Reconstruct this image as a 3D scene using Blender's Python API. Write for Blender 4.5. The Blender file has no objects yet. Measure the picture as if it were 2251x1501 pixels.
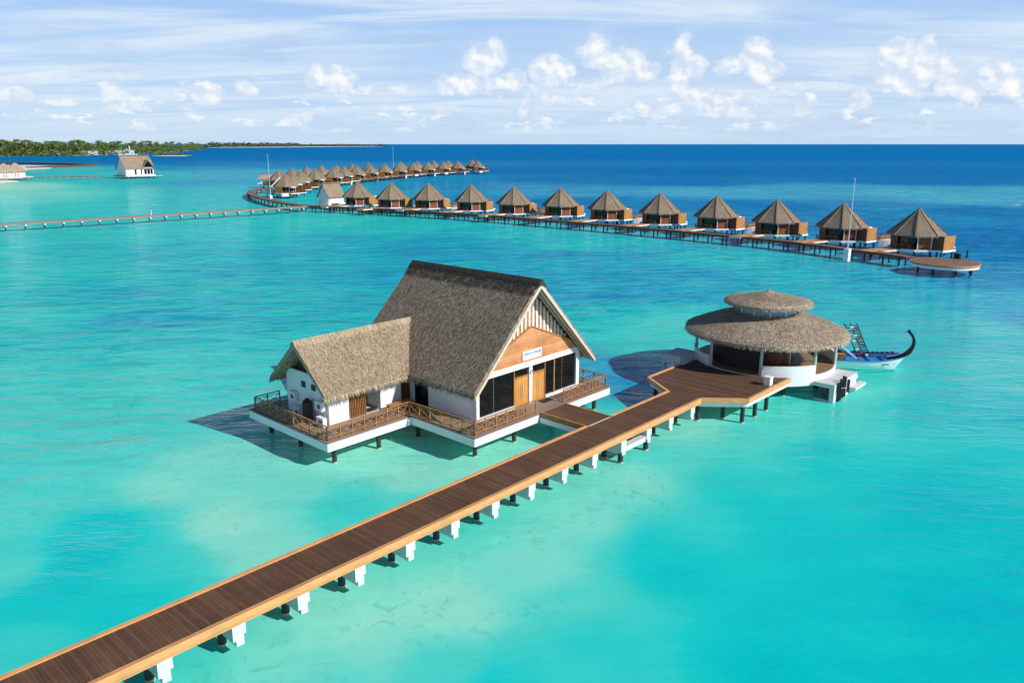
import bpy, math, random
import numpy as np
from mathutils import Vector, Matrix, noise as mnoise
random.seed(7); rng = np.random.default_rng(7)
R = math.radians
scene = bpy.context.scene
# ------------------------------------------------------------------ camera
cam_d = bpy.data.cameras.new('camera'); cam = bpy.data.objects.new('camera', cam_d)
scene.collection.objects.link(cam)
cam.location = (0, 0, 21.5); cam.rotation_euler = (R(90 - 14.3056), 0, 0)
cam_d.sensor_width = 36.0; cam_d.lens = 1700.0 / 2251.0 * 36.0
cam_d.clip_start = 0.5; cam_d.clip_end = 120000
scene.camera = cam
# ------------------------------------------------------------------ sun, sky, exposure
SUN_AZ, SUN_EL = 117.0, 34.0           # azimuth clockwise from +Y
sd = Vector((math.sin(R(SUN_AZ)) * math.cos(R(SUN_EL)), math.cos(R(SUN_AZ)) * math.cos(R(SUN_EL)), math.sin(R(SUN_EL))))
sl = bpy.data.lights.new('sun', 'SUN'); sl.energy = 5.0; sl.angle = R(0.5); sl.color = (1.0, 0.965, 0.91)
so = bpy.data.objects.new('sun', sl); scene.collection.objects.link(so)
so.rotation_euler = (-sd).to_track_quat('-Z', 'Y').to_euler(); so.location = (60, -40, 60)
scene.view_settings.view_transform = 'Standard'; scene.view_settings.look = 'None'
scene.view_settings.gamma = 1.0; scene.view_settings.exposure = 0.0
scene.render.engine = 'CYCLES'
scene.cycles.max_bounces = 8; scene.cycles.transparent_max_bounces = 12; scene.cycles.sample_clamp_indirect = 6
SKY_STRENGTH = 0.12

class NT:
    """small node-tree writer"""
    def __init__(s, nt): s.nt = nt; s.n = nt.nodes; s.l = nt.links
    def new(s, t, **kw):
        o = s.n.new(t)
        for k, v in kw.items(): setattr(o, k, v)
        return o
    def put(s, sock, v):
        if v is None: return
        if isinstance(v, bpy.types.NodeSocket): s.l.new(v, sock)
        else: sock.default_value = v
    def math(s, op, a, b=None, c=None, clamp=False):
        o = s.new('ShaderNodeMath', operation=op, use_clamp=clamp)
        s.put(o.inputs[0], a); s.put(o.inputs[1], b)
        if c is not None: s.put(o.inputs[2], c)
        return o.outputs[0]
    def vmath(s, op, a, b=None, out=0):
        o = s.new('ShaderNodeVectorMath', operation=op); s.put(o.inputs[0], a)
        if b is not None: s.put(o.inputs[1], b)
        return o.outputs[out]
    def mapping(s, v, loc=(0,0,0), rot=(0,0,0), scale=(1,1,1)):
        o = s.new('ShaderNodeMapping'); s.put(o.inputs[0], v)
        o.inputs[1].default_value = loc; o.inputs[2].default_value = rot; o.inputs[3].default_value = scale
        return o.outputs[0]
    def noise(s, v, scale=1., detail=4., rough=.5, dist=0., out=0):
        o = s.new('ShaderNodeTexNoise'); s.put(o.inputs['Vector'], v)
        o.inputs['Scale'].default_value = scale; o.inputs['Detail'].default_value = detail
        o.inputs['Roughness'].default_value = rough; o.inputs['Distortion'].default_value = dist
        return o.outputs[out]
    def ramp(s, f, stops, interp='LINEAR'):
        o = s.new('ShaderNodeValToRGB'); cr = o.color_ramp; cr.interpolation = interp
        while len(cr.elements) < len(stops): cr.elements.new(0.5)
        for e, (p, c) in zip(cr.elements, stops):
            e.position = p; e.color = (c, c, c, 1) if isinstance(c, (int, float)) else (*c, 1)
        s.put(o.inputs[0], f); return o.outputs[0]
    def mix(s, f, a, b, mode='MIX'):
        o = s.new('ShaderNodeMix', data_type='RGBA', blend_type=mode); s.put(o.inputs[0], f)
        for i, v in ((6, a), (7, b)):
            s.put(o.inputs[i], (*v, 1) if isinstance(v, tuple) and len(v) == 3 else v)
        return o.outputs[2]
    def comb(s, x, y, z):
        o = s.new('ShaderNodeCombineXYZ'); s.put(o.inputs[0], x); s.put(o.inputs[1], y); s.put(o.inputs[2], z); return o.outputs[0]
    def sep(s, v):
        o = s.new('ShaderNodeSeparateXYZ'); s.put(o.inputs[0], v); return o.outputs

def sky_world():
    w = bpy.data.worlds.new('World'); scene.world = w; w.use_nodes = True
    t = NT(w.node_tree); t.n.clear()
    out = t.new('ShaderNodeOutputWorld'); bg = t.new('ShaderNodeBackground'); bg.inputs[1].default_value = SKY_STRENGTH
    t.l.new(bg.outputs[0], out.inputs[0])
    sky = t.new('ShaderNodeTexSky', sky_type='NISHITA'); sky.sun_disc = False
    sky.sun_elevation = R(SUN_EL); sky.sun_rotation = R(SUN_AZ); sky.altitude = 0; sky.air_density = 1.0; sky.dust_density = 0.6; sky.ozone_density = 2.0
    tc = t.new('ShaderNodeTexCoord').outputs['Generated']
    x, y, z = t.sep(tc)
    hz = t.math('SQRT', t.math('ADD', t.math('MULTIPLY', x, x), t.math('MULTIPLY', y, y)))
    az = t.math('MULTIPLY', t.math('ARCTAN2', x, y), 57.2958)
    el = t.math('MULTIPLY', t.math('ARCTAN2', z, hz), 57.2958)
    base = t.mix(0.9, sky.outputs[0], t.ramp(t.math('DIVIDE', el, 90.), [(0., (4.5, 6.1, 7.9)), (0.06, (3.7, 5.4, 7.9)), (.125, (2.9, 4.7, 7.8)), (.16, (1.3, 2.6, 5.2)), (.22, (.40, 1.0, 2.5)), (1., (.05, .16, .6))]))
    # high thin veils, laid on a far layer so that they flatten towards the horizon
    zz = t.math('ADD', t.math('MAXIMUM', z, 0.0), 0.10)
    pl = t.comb(t.math('DIVIDE', x, zz), t.math('DIVIDE', y, zz), 0.)
    v1 = t.noise(t.mapping(pl, loc=(3.1, 1.7, 0), rot=(0, 0, R(-12)), scale=(.45, 1.6, 1)), 1.1, 9., .58, .9)
    v2 = t.noise(t.mapping(pl, loc=(.4, 5., 0), rot=(0, 0, R(-20)), scale=(.3, .75, 1)), .9, 7., .55, .5)
    veil = t.math('MULTIPLY', t.ramp(v1, [(.34, 0.), (.58, 1.)], 'EASE'), t.ramp(v2, [(.34, .15), (.54, 1.)], 'EASE'))
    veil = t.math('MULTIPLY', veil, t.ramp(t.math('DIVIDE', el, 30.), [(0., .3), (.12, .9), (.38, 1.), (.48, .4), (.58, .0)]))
    col = t.mix(veil, base, (6.1, 7.0, 8.0))
    # small grey flat cloud shreds
    c2 = t.comb(t.math('MULTIPLY', az, .16), t.math('MULTIPLY', el, .95), 4.2)
    g = t.noise(c2, 1.0, 6., .55, .3)
    gm = t.math('MULTIPLY', t.ramp(g, [(.56, 0.), (.68, 1.)], 'EASE'), t.ramp(t.math('DIVIDE', el, 12.), [(.02, .3), (.25, .8), (.62, .6), (.8, 0.)]))
    col = t.mix(t.math('MULTIPLY', gm, .6), col, (3.9, 4.9, 6.9))
    # cumulus heads low over the horizon: (azimuth, elevation, half width, half height)
    blobs = [(-32.0,2.9,1.6,.6),(-20.5,3.1,.9,.9),(-18.0,3.5,1.0,.6),(-13.4,4.5,.9,1.0),(-12.0,4.4,1.2,1.1),(-2.0,5.6,1.6,1.2),(-1.2,6.1,1.0,1.0),(-3.2,4.0,2.6,.75),(1.0,2.6,.5,.9),(-.2,4.2,1.4,.7),
        (2.4,5.1,1.6,1.1),(3.6,4.8,1.2,.8),(6.0,6.1,1.6,1.2),(7.6,5.3,1.9,1.3),(9.0,4.9,1.5,.8),(11.7,6.2,.8,1.1),(12.3,5.2,1.5,.9),(16.6,5.8,1.0,1.1),(17.2,4.8,1.5,.9),(15.0,5.0,1.1,.7),
        (11.7,4.1,.9,.8),(12.7,3.1,1.3,.8),(14.2,2.4,1.8,.75),(16.0,2.1,1.2,.5),(9.3,2.6,.9,.6),(25.2,5.5,1.2,1.1),(26.8,5.6,.6,1.0),(27.0,4.7,1.2,1.0),(28.4,3.9,1.2,1.0),(29.4,3.1,1.1,.9),(25.6,3.8,1.5,.7),
        (31.0,4.3,1.1,.7),(32.0,3.5,1.2,1.0),(33.0,2.6,1.2,.7),(19.9,2.6,.5,.9),(23.2,2.8,.8,.8)]
    pe = t.comb(t.math('MULTIPLY', az, .8), el, 1.)
    dn = t.noise(pe, .75, 3., .5, .0, out=1); dn2 = t.noise(pe, 2.6, 5., .6, .0, out=1)
    dv = t.vmath('ADD', t.vmath('MULTIPLY', t.vmath('SUBTRACT', dn, (.5, .5, .5)), (1.9, 1.3, 0.)), t.vmath('MULTIPLY', t.vmath('SUBTRACT', dn2, (.5, .5, .5)), (.55, .5, 0.)))
    pv = t.vmath('ADD', t.comb(az, el, 0.), dv)
    acc = None
    for (ca, ce, sx, sy) in blobs:
        q = t.mapping(pv, loc=(-ca / sx, -ce / sy, 0), scale=(1 / sx, 1 / sy, 1))
        d = t.math('SUBTRACT', 1.0, t.vmath('LENGTH', q, out=1))
        acc = d if acc is None else t.math('MAXIMUM', acc, d)
    # rows of small far cumulus just over the sea
    fn = t.noise(t.comb(t.math('MULTIPLY', az, .38), t.math('MULTIPLY', el, .95), 7.7), 1., 6., .6, .2)
    fm = t.math('MULTIPLY', t.ramp(fn, [(.52, 0.), (.60, 1.)], 'EASE'), t.ramp(t.math('DIVIDE', el, 8.), [(.06, 0.), (.2, .75), (.42, .6), (.62, 0.)], 'EASE'))
    haze = t.math('MULTIPLY', t.ramp(t.math('ADD', acc, .8), [(.1, 0.), (1., 1.)], 'EASE'), .5)
    col = t.mix(haze, col, (4.7, 5.8, 7.6))
    ln = t.noise(pe, 1.2, 4., .5); lu = t.noise(t.vmath('ADD', pe, (.22, .30, 0.)), 1.2, 4., .5)
    side = t.math('ADD', t.math('SUBTRACT', ln, lu), .5)      # lit crowns, greyer hollows
    cc = t.ramp(side, [(.38, (5.6, 6.5, 7.8)), (.5, (7.0, 7.5, 8.1)), (.62, (8.4, 8.3, 8.2))])
    col = t.mix(fm, col, cc)
    cm = t.math('MULTIPLY', t.ramp(acc, [(-.04, 0.), (.14, .5), (.5, 1.)], 'EASE'), t.ramp(t.math('DIVIDE', el, 8.), [(.10, .35), (.4, .95)]))
    col = t.mix(t.math('MULTIPLY', cm, .93), col, cc)
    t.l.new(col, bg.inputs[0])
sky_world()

# ------------------------------------------------------------------ materials
MAT = {}
def mat(name):
    m = bpy.data.materials.new(name); m.use_nodes = True; t = NT(m.node_tree)
    p = [n for n in t.n if n.type == 'BSDF_PRINCIPLED'][0]; MAT[name] = m
    return m, t, p
def bump(t, p, h, strength=.4, dist=.05):
    b = t.new('ShaderNodeBump'); b.inputs['Strength'].default_value = strength; b.inputs['Distance'].default_value = dist
    t.put(b.inputs['Height'], h); t.l.new(b.outputs[0], p.inputs['Normal'])
def plain(name, c, rough=.6, metal=0., var=.12, scale=3., spec=.4):
    m, t, p = mat(name)
    o = t.new('ShaderNodeTexCoord').outputs['Object']
    n = t.noise(o, scale, 6., .6)
    f = t.ramp(n, [(.3, 1 - var), (.7, 1 + var * .5)])
    t.l.new(t.mix(1., c, f, 'MULTIPLY'), p.inputs['Base Color'])
    p.inputs['Roughness'].default_value = rough; p.inputs['Metallic'].default_value = metal
    p.inputs['Specular IOR Level'].default_value = spec
    return m
def thatch(name, dark, midc, light, course=.0):
    m, t, p = mat(name)
    uv = t.new('ShaderNodeTexCoord').outputs['UV']; ob = t.new('ShaderNodeTexCoord').outputs['Object']
    a = t.noise(t.mapping(uv, scale=(15, 3.2, 1)), 1., 4., .75, .5)
    b = t.noise(t.mapping(uv, scale=(5, 1.6, 1)), 1., 6., .65, .8)
    c = t.noise(ob, .35, 4., .6)
    f = t.math('ADD', t.math('MULTIPLY', a, .55), t.math('MULTIPLY', b, .45))
    col = t.ramp(f, [(.38, dark), (.5, midc), (.63, light)])
    col = t.mix(1., col, t.ramp(c, [(.3, .82), (.7, 1.12)]), 'MULTIPLY')
    t.l.new(col, p.inputs['Base Color']); p.inputs['Roughness'].default_value = .95; p.inputs['Specular IOR Level'].default_value = .15
    bump(t, p, f, .9, .09)
def wood(name, c, axis=0, pitch=.14, gap=.35, rough=.6, var=.3, src='UV', grain=1.):
    """planks run across `axis`; the seams repeat every `pitch` along it"""
    m, t, p = mat(name)
    v = t.new('ShaderNodeTexCoord').outputs[src]
    s = t.sep(v); a = s[axis]; k = t.math('DIVIDE', a, pitch)
    cell = t.math('FLOOR', k); fr = t.math('FRACT', k)
    wn = t.new('ShaderNodeTexWhiteNoise', noise_dimensions='1D'); t.put(wn.inputs['W'], cell)
    tone = t.math('ADD', 1 - var * .5, t.math('MULTIPLY', wn.outputs[0], var))
    sc = (14, 1.2, 6) if axis == 0 else (1.2, 14, 6)
    gr = t.ramp(t.noise(t.mapping(v, scale=sc), 1., 6., .65, .4), [(.3, 1 - .25 * grain), (.7, 1 + .2 * grain)])
    big = t.ramp(t.noise(v, .55, 5., .6), [(.3, .82), (.7, 1.15)])
    seam = t.ramp(fr, [(0., gap), (.07, 1.), (.93, 1.), (1., gap)])
    col = t.mix(1., c, tone, 'MULTIPLY')
    for q in (gr, big, seam): col = t.mix(1., col, q, 'MULTIPLY')
    t.l.new(col, p.inputs['Base Color']); p.inputs['Roughness'].default_value = rough; p.inputs['Specular IOR Level'].default_value = .3
    bump(t, p, seam, .35, .02)
thatch('grey_thatch', (.07, .052, .036), (.31, .245, .175), (.58, .475, .355))
thatch('tan_thatch', (.17, .125, .08), (.40, .31, .21), (.56, .46, .33))
thatch('pavilion_thatch', (.11, .082, .055), (.40, .32, .235), (.66, .55, .42))
thatch('brown_thatch', (.09, .065, .045), (.30, .225, .155), (.50, .41, .31))
plain('dark_ridge_thatch', (.060, .048, .038), .95, scale=8, var=.5)
plain('straw_grey_dark', (.12, .092, .068), .95); plain('straw_grey_light', (.50, .40, .295), .95)
plain('straw_tan_dark', (.26, .19, .12), .95); plain('straw_tan_light', (.60, .47, .31), .95)
plain('straw_pav_dark', (.16, .12, .085), .95); plain('straw_pav_light', (.62, .51, .39), .95)
plain('straw_brown_dark', (.10, .075, .055), .95); plain('straw_brown_light', (.50, .41, .31), .95)
plain('weathered_edge', (.30, .22, .155), .8, var=.2)
wood('dark_deck_wood', (.125, .064, .036), 0, .165, .22, .75, var=.4)
wood('grey_deck_wood', (.30, .215, .17), 1, .14, .4, var=.25)
wood('row_deck_wood', (.24, .145, .095), 0, .2, .55, var=.3)
wood('pavilion_floor', (.30, .17, .075), 0, .2, .5, .5, .25)
wood('ramp_wood', (.58, .29, .11), 0, .2, .6, var=.3)
wood('orange_board', (.72, .36, .14), 1, 1.7, .8, .45, .12, grain=.8)
wood('facade_cladding', (.66, .30, .135), 1, .24, .6, .5, .45, grain=1.2)
wood('door_wood', (.62, .30, .07), 0, .36, .6, .4, .12)
wood('screen_wood', (.50, .235, .07), 0, .16, .7, .5, .2)
wood('dark_wall_wood', (.17, .075, .035), 0, .18, .6, .6, .2)
wood('red_door_wood', (.30, .09, .035), 0, .3, .6, .5, .2)
plain('railing_wood', (.40, .19, .06), .6, var=.25)
plain('slat_wood', (.26, .115, .035), .6, var=.25)
plain('dark_rail_wood', (.22, .12, .06), .6, var=.25)
plain('white_paint', (.80, .81, .82), .55, var=.05, scale=.8)
plain('white_concrete', (.60, .62, .62), .8, var=.12, scale=2.)
plain('dark_pile', (.035, .040, .042), .7, var=.4, scale=4.)
plain('pale_growth', (.45, .44, .33), .9, var=.35, scale=9.)
plain('grey_pile', (.16, .18, .17), .8, var=.4, scale=4.)
plain('black_rubber', (.012, .012, .013), .5)
plain('grey_metal', (.45, .47, .48), .4, .6)
plain('pale_metal', (.72, .75, .77), .4, .3, var=.04)
plain('post_green', (.42, .52, .50), .5, var=.06)
plain('beige_band', (.62, .53, .40), .7, var=.08)
plain('mat_brown', (.035, .022, .017), .95, var=.4, scale=30)
plain('sofa_brown', (.33, .13, .035), .6)
plain('blue_paint', (.03, .25, .60), .4, var=.1)
plain('navy_cloth', (.01, .03, .22), .7)
plain('black_lacquer', (.012, .012, .014), .3)
plain('hull_white', (.78, .86, .84), .35, var=.06, scale=1.2)
plain('red_paint', (.5, .09, .05), .5)
plain('yellow_cushion', (.72, .45, .08), .8)
plain('white_cloth', (.82, .81, .78), .85, var=.05)
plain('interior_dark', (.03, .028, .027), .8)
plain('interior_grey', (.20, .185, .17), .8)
plain('sand', (.74, .68, .55), .95, var=.12, scale=.05)
plain('brown_barrier', (.17, .072, .045), .9, var=.35, scale=.6)
plain('trunk_bark', (.16, .12, .085), .9, var=.3)
plain('skin', (.30, .16, .10), .6)
plain('dark_hair', (.02, .015, .012), .6)
plain('blue_lettering', (.03, .06, .30), .5, var=.02)
def glass():
    m, t, p = mat('dark_glass'); p.inputs['Base Color'].default_value = (.006, .008, .010, 1)
    p.inputs['Roughness'].default_value = .06; p.inputs['Specular IOR Level'].default_value = .45
glass()
plain('pale_glass', (.25, .36, .42), .15, var=.1, spec=.5)
def foliage(name, a, b):
    m, t, p = mat(name)
    n = t.noise(t.new('ShaderNodeNewGeometry').outputs['Position'], .09, 5., .65)
    t.l.new(t.ramp(n, [(.32, a), (.66, b)]), p.inputs['Base Color']); p.inputs['Roughness'].default_value = .6
    p.inputs['Specular IOR Level'].default_value = .3
foliage('palm_leaf', (.050, .105, .022), (.170, .235, .055))
foliage('bush_leaf', (.045, .095, .022), (.140, .210, .050))
foliage('far_leaf', (.045, .085, .055), (.090, .140, .085))

def water_mat():
    m = bpy.data.materials.new('lagoon_water'); m.use_nodes = True; t = NT(m.node_tree); t.n.clear(); MAT['water'] = m
    out = t.new('ShaderNodeOutputMaterial')
    pos = t.new('ShaderNodeNewGeometry').outputs['Position']
    at = t.new('ShaderNodeAttribute', attribute_name='depth').outputs['Fac']
    n1 = t.noise(pos, .075, 6., .6, .4); n2 = t.noise(pos, .016, 5., .55, .3)
    st = t.noise(t.mapping(pos, rot=(0, 0, R(12)), scale=(.018, .075, 1)), 1., 8., .68, .5)
    s2 = t.noise(t.mapping(pos, rot=(0, 0, R(-6)), scale=(.05, .16, 1)), 1., 6., .7, .8)
    amp = t.ramp(at, [(0., .10), (.30, .18), (.5, .36), (.84, .42), (.97, .02)])
    d = t.math('ADD', at, t.math('MULTIPLY', amp, t.math('SUBTRACT', t.math('ADD', t.math('ADD', t.math('MULTIPLY', st, .9), t.math('MULTIPLY', t.math('SUBTRACT', s2, .5), .8)), t.math('ADD', t.math('MULTIPLY', n1, .55), t.math('MULTIPLY', n2, .55))), 1.0)))
    col = t.ramp(d, [(0.0, (.50, .96, .76)), (.10, (.33, .92, .72)), (.22, (.10, .80, .68)), (.36, (.012, .70, .64)), (.46, (.001, .60, .60)),
                     (.58, (.003, .42, .60)), (.70, (.002, .28, .50)), (.84, (.002, .19, .44)), (1.0, (.002, .17, .43))])
    # wind ripples
    w1 = t.noise(t.mapping(pos, rot=(0, 0, R(18)), scale=(.55, 1.25, 1)), 1.6, 5., .62, .5)
    w2 = t.noise(t.mapping(pos, rot=(0, 0, R(-10)), scale=(.16, .42, 1)), 1., 5., .6, .4)
    w3 = t.noise(t.mapping(pos, rot=(0, 0, R(8)), scale=(.03, .09, 1)), 1., 5., .6, .4)
    h = t.math('ADD', t.math('MULTIPLY', w1, .42), t.math('ADD', t.math('MULTIPLY', w2, 2.3), t.math('MULTIPLY', w3, 3.6)))
    b = t.new('ShaderNodeBump'); b.inputs['Distance'].default_value = 1.; t.put(b.inputs['Height'], h)
    py = t.sep(pos)[1]; px = t.sep(pos)[0]
    calm = t.math('ADD', t.math('SUBTRACT', t.math('MULTIPLY', py, 1.2), t.math('MULTIPLY', px, .5)), t.math('MULTIPLY', t.math('SUBTRACT', n2, .5), 60.))
    calm = t.ramp(t.math('DIVIDE', t.math('SUBTRACT', calm, 20.), 110.), [(.22, .12), (.9, 1.)])     # the water lies calmer in the lee at the near right
    t.put(b.inputs['Strength'], t.math('MULTIPLY', calm, t.ramp(at, [(.1, .55), (.38, .8), (.5, 1.), (.9, 1.)])))
    # wind streaks: ripple light and dark painted into body colour and sky reflection amount
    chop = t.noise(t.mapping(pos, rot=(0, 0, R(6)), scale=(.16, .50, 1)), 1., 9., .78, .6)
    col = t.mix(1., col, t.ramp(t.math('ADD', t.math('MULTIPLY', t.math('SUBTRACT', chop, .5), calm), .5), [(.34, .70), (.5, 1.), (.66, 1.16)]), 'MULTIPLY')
    # weed and coral specks on the pale shallow sand
    sp = t.noise(pos, 1.1, 8., .72, .9); sm = t.noise(pos, .12, 3., .5)
    spk = t.math('MULTIPLY', t.ramp(sp, [(.34, 1.), (.47, 0.)]), t.math('MULTIPLY', t.ramp(d, [(.02, 1.), (.24, .8), (.38, 0.)]), t.ramp(sm, [(.40, .15), (.6, 1.)])))
    col = t.mix(t.math('MULTIPLY', spk, .5), col, (.10, .42, .27))
    b2 = t.new('ShaderNodeBump'); b2.inputs['Distance'].default_value = 1.; t.put(b2.inputs['Height'], h); t.put(b2.inputs['Strength'], t.math('MULTIPLY', calm, t.ramp(at, [(.1, .20), (.4, .38), (.55, .62), (.9, .6)])))
    dif = t.new('ShaderNodeBsdfDiffuse'); t.l.new(col, dif.inputs[0]); t.l.new(b2.outputs[0], dif.inputs['Normal'])
    tr = t.new('ShaderNodeBsdfTransparent'); t.put(tr.inputs[0], t.ramp(d, [(0., (.66, .99, .92)), (.3, (.22, .92, .88)), (.6, (.05, .6, .7))]))
    mx = t.new('ShaderNodeMixShader'); t.put(mx.inputs[0], t.ramp(d, [(0., .24), (.2, .20), (.4, .12), (.62, .05), (.7, 0.)]))
    t.l.new(dif.outputs[0], mx.inputs[1]); t.l.new(tr.outputs[0], mx.inputs[2])
    gl = t.new('ShaderNodeBsdfGlossy'); gl.inputs['Roughness'].default_value = .05; t.l.new(b.outputs[0], gl.inputs['Normal'])
    fr = t.new('ShaderNodeFresnel'); fr.inputs[0].default_value = 1.33; t.l.new(b.outputs[0], fr.inputs['Normal'])
    fac = t.math('MINIMUM', t.math('MULTIPLY', fr.outputs[0], t.ramp(at, [(.2, .6), (.45, 1.05), (.6, .8), (.8, .22), (1., .04)])), .6)
    fac = t.math('MULTIPLY', fac, t.math('ADD', 1.0, t.math('MULTIPLY', t.math('SUBTRACT', chop, .5), t.math('MULTIPLY', calm, 6.0))), clamp=True)
    m2 = t.new('ShaderNodeMixShader'); t.put(m2.inputs[0], fac); t.l.new(mx.outputs[0], m2.inputs[1]); t.l.new(gl.outputs[0], m2.inputs[2])
    t.l.new(m2.outputs[0], out.inputs[0])
water_mat()
def seabed_mat():
    m, t, p = mat('seabed_sand'); pos = t.new('ShaderNodeNewGeometry').outputs['Position']
    a = t.noise(pos, .9, 8., .7, .8); b = t.noise(pos, .06, 5., .6)
    c = t.ramp(a, [(.32, (.42, .50, .38)), (.47, (.80, .82, .68)), (.66, (.92, .91, .78))])
    t.l.new(t.mix(1., c, t.ramp(b, [(.3, .8), (.7, 1.1)]), 'MULTIPLY'), p.inputs['Base Color']); p.inputs['Roughness'].default_value = 1.
seabed_mat()

# ------------------------------------------------------------------ mesh builder
class MB:
    def __init__(s, ox=0., oy=0., oz=0.): s.v = []; s.f = []; s.m = []; s.o = (ox, oy, oz)
    def add(s, vs, fs, mi=0):
        b = len(s.v); s.v += [tuple(v) for v in vs]
        for f in fs: s.f.append(tuple(b + i for i in f)); s.m.append(mi)
    def box(s, x0, x1, y0, y1, z0, z1, mi=0):
        s.add([(x0,y0,z0),(x1,y0,z0),(x1,y1,z0),(x0,y1,z0),(x0,y0,z1),(x1,y0,z1),(x1,y1,z1),(x0,y1,z1)],
              [(0,3,2,1),(4,5,6,7),(0,1,5,4),(1,2,6,5),(2,3,7,6),(3,0,4,7)], mi)
    def bar(s, p, q, w, h=None, mi=0, up=(0, 0, 1)):
        h = w if h is None else h
        p = Vector(p); q = Vector(q); d = (q - p).normalized(); u = Vector(up)
        if abs(d.dot(u)) > .99: u = Vector((1, 0, 0))
        a = d.cross(u).normalized() * w * .5; b = a.cross(d).normalized() * h * .5
        s.add([p-a-b, p+a-b, p+a+b, p-a+b, q-a-b, q+a-b, q+a+b, q-a+b], [(0,1,2,3),(7,6,5,4),(0,4,5,1),(1,5,6,2),(2,6,7,3),(3,7,4,0)], mi)
    def tube(s, p, q, r0, r1=None, n=10, mi=0, caps=True):
        r1 = r0 if r1 is None else r1
        p = Vector(p); q = Vector(q); d = (q - p).normalized(); u = Vector((0, 0, 1)) if abs(d.z) < .95 else Vector((1, 0, 0))
        a = d.cross(u).normalized(); b = d.cross(a).normalized(); vs = []
        for c, r in ((p, r0), (q, r1)):
            for i in range(n):
                t = 2 * math.pi * i / n; vs.append(c + a * r * math.cos(t) + b * r * math.sin(t))
        fs = [(i, (i + 1) % n, n + (i + 1) % n, n + i) for i in range(n)]
        if caps: fs += [tuple(range(n))[::-1], tuple(range(n, 2 * n))]
        s.add(vs, fs, mi)
    def prism(s, poly, z0, z1, mi=0):
        n = len(poly); vs = [(x, y, z0) for x, y in poly] + [(x, y, z1) for x, y in poly]
        s.add(vs, [tuple(range(n))[::-1], tuple(range(n, 2 * n))] + [(i, (i + 1) % n, n + (i + 1) % n, n + i) for i in range(n)], mi)
    def vprism(s, poly, y0, y1, mi=0):
        """polygon in the x-z plane, extruded along y"""
        n = len(poly); vs = [(x, y0, z) for x, z in poly] + [(x, y1, z) for x, z in poly]
        s.add(vs, [tuple(range(n)), tuple(range(n, 2 * n))[::-1]] + [(i, n + i, n + (i + 1) % n, (i + 1) % n) for i in range(n)], mi)
    def lathe(s, prof, cx, cy, n=48, a0=0., a1=360., mi=0, close=False):
        full = abs(a1 - a0 - 360) < 1e-6; k = n if full else n + 1; vs = []
        for i in range(k):
            t = R(a0 + (a1 - a0) * i / n)
            for r, z in prof: vs.append((cx + r * math.cos(t), cy + r * math.sin(t), z))
        P = len(prof); fs = []
        for i in range(n):
            j = (i + 1) % k
            for q in range(P - 1 if not close else P):
                q2 = (q + 1) % P; fs.append((i * P + q, j * P + q, j * P + q2, i * P + q2))
        if close and not full: fs += [tuple(range(P))[::-1], tuple(range((k - 1) * P, k * P))]
        s.add(vs, fs, mi)
    def build(s, name, mats, parent=None, smooth=False, cyl=None):
        me = bpy.data.meshes.new(name); ox, oy, oz = s.o
        me.from_pydata([(x - ox, y - oy, z - oz) for x, y, z in s.v], [], s.f)
        for k in ([mats] if isinstance(mats, str) else mats): me.materials.append(MAT[k])
        me.polygons.foreach_set('material_index', s.m)
        if smooth: me.polygons.foreach_set('use_smooth', [True] * len(s.f))
        uvl = me.uv_layers.new(name='UVMap'); n = len(me.loops)
        co = np.empty(len(me.vertices) * 3); me.vertices.foreach_get('co', co); co = co.reshape(-1, 3)
        li = np.empty(n, dtype=int); me.loops.foreach_get('vertex_index', li)
        pn = np.empty(len(s.f) * 3); me.polygons.foreach_get('normal', pn); pn = pn.reshape(-1, 3)
        tot = np.array([len(f) for f in s.f]); N = np.repeat(pn, tot, axis=0); c = co[li]
        if cyl is not None:
            dx, dy = c[:, 0] - (cyl[0] - ox), c[:, 1] - (cyl[1] - oy)
            uv = np.stack([np.arctan2(dy, dx) * cyl[2], -np.hypot(dx, dy) + c[:, 2]], 1)
        else:
            flat = np.abs(N[:, 2]) > .985
            h = np.stack([-N[:, 1], N[:, 0]], 1); hl = np.maximum(np.linalg.norm(h, axis=1, keepdims=True), 1e-6); h = h / hl
            up = np.stack([-N[:, 2] * N[:, 0], -N[:, 2] * N[:, 1], 1 - N[:, 2] ** 2], 1); up /= np.maximum(np.linalg.norm(up, axis=1, keepdims=True), 1e-6)
            uv = np.stack([(c[:, :2] * h).sum(1), (c * up).sum(1)], 1)
            uv[flat] = c[flat][:, :2]
        uvl.data.foreach_set('uv', uv.ravel())
        me.update(); o = bpy.data.objects.new(name, me); scene.collection.objects.link(o)
        if parent is not None: o.parent = parent
        return o
def tag(o, label, cat, group=None, kind=None):
    if label: o['label'] = label
    if cat: o['category'] = cat
    if group: o['group'] = group
    if kind: o['kind'] = kind
    return o
def thing(name, loc, rz, label, cat, group=None):
    o = bpy.data.objects.new(name, None); o.empty_display_size = .5; scene.collection.objects.link(o)
    o.location = loc; o.rotation_euler = (0, 0, rz); return tag(o, label, cat, group)
def structure(o): o['kind'] = 'structure'; return o
def copy_tree(o, parent=None):
    c = o.copy(); scene.collection.objects.link(c)
    if parent is not None: c.parent = parent
    for ch in list(o.children): copy_tree(ch, c)
    return c
# the resort frame: u runs along the jetty (away, to the right), w runs back from the dive house front
UA = R(90 - 42.5335); CU, SU = math.cos(UA), math.sin(UA)
def W(u, w, z=0.): return (u * CU - w * SU, u * SU + w * CU, z)

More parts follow.
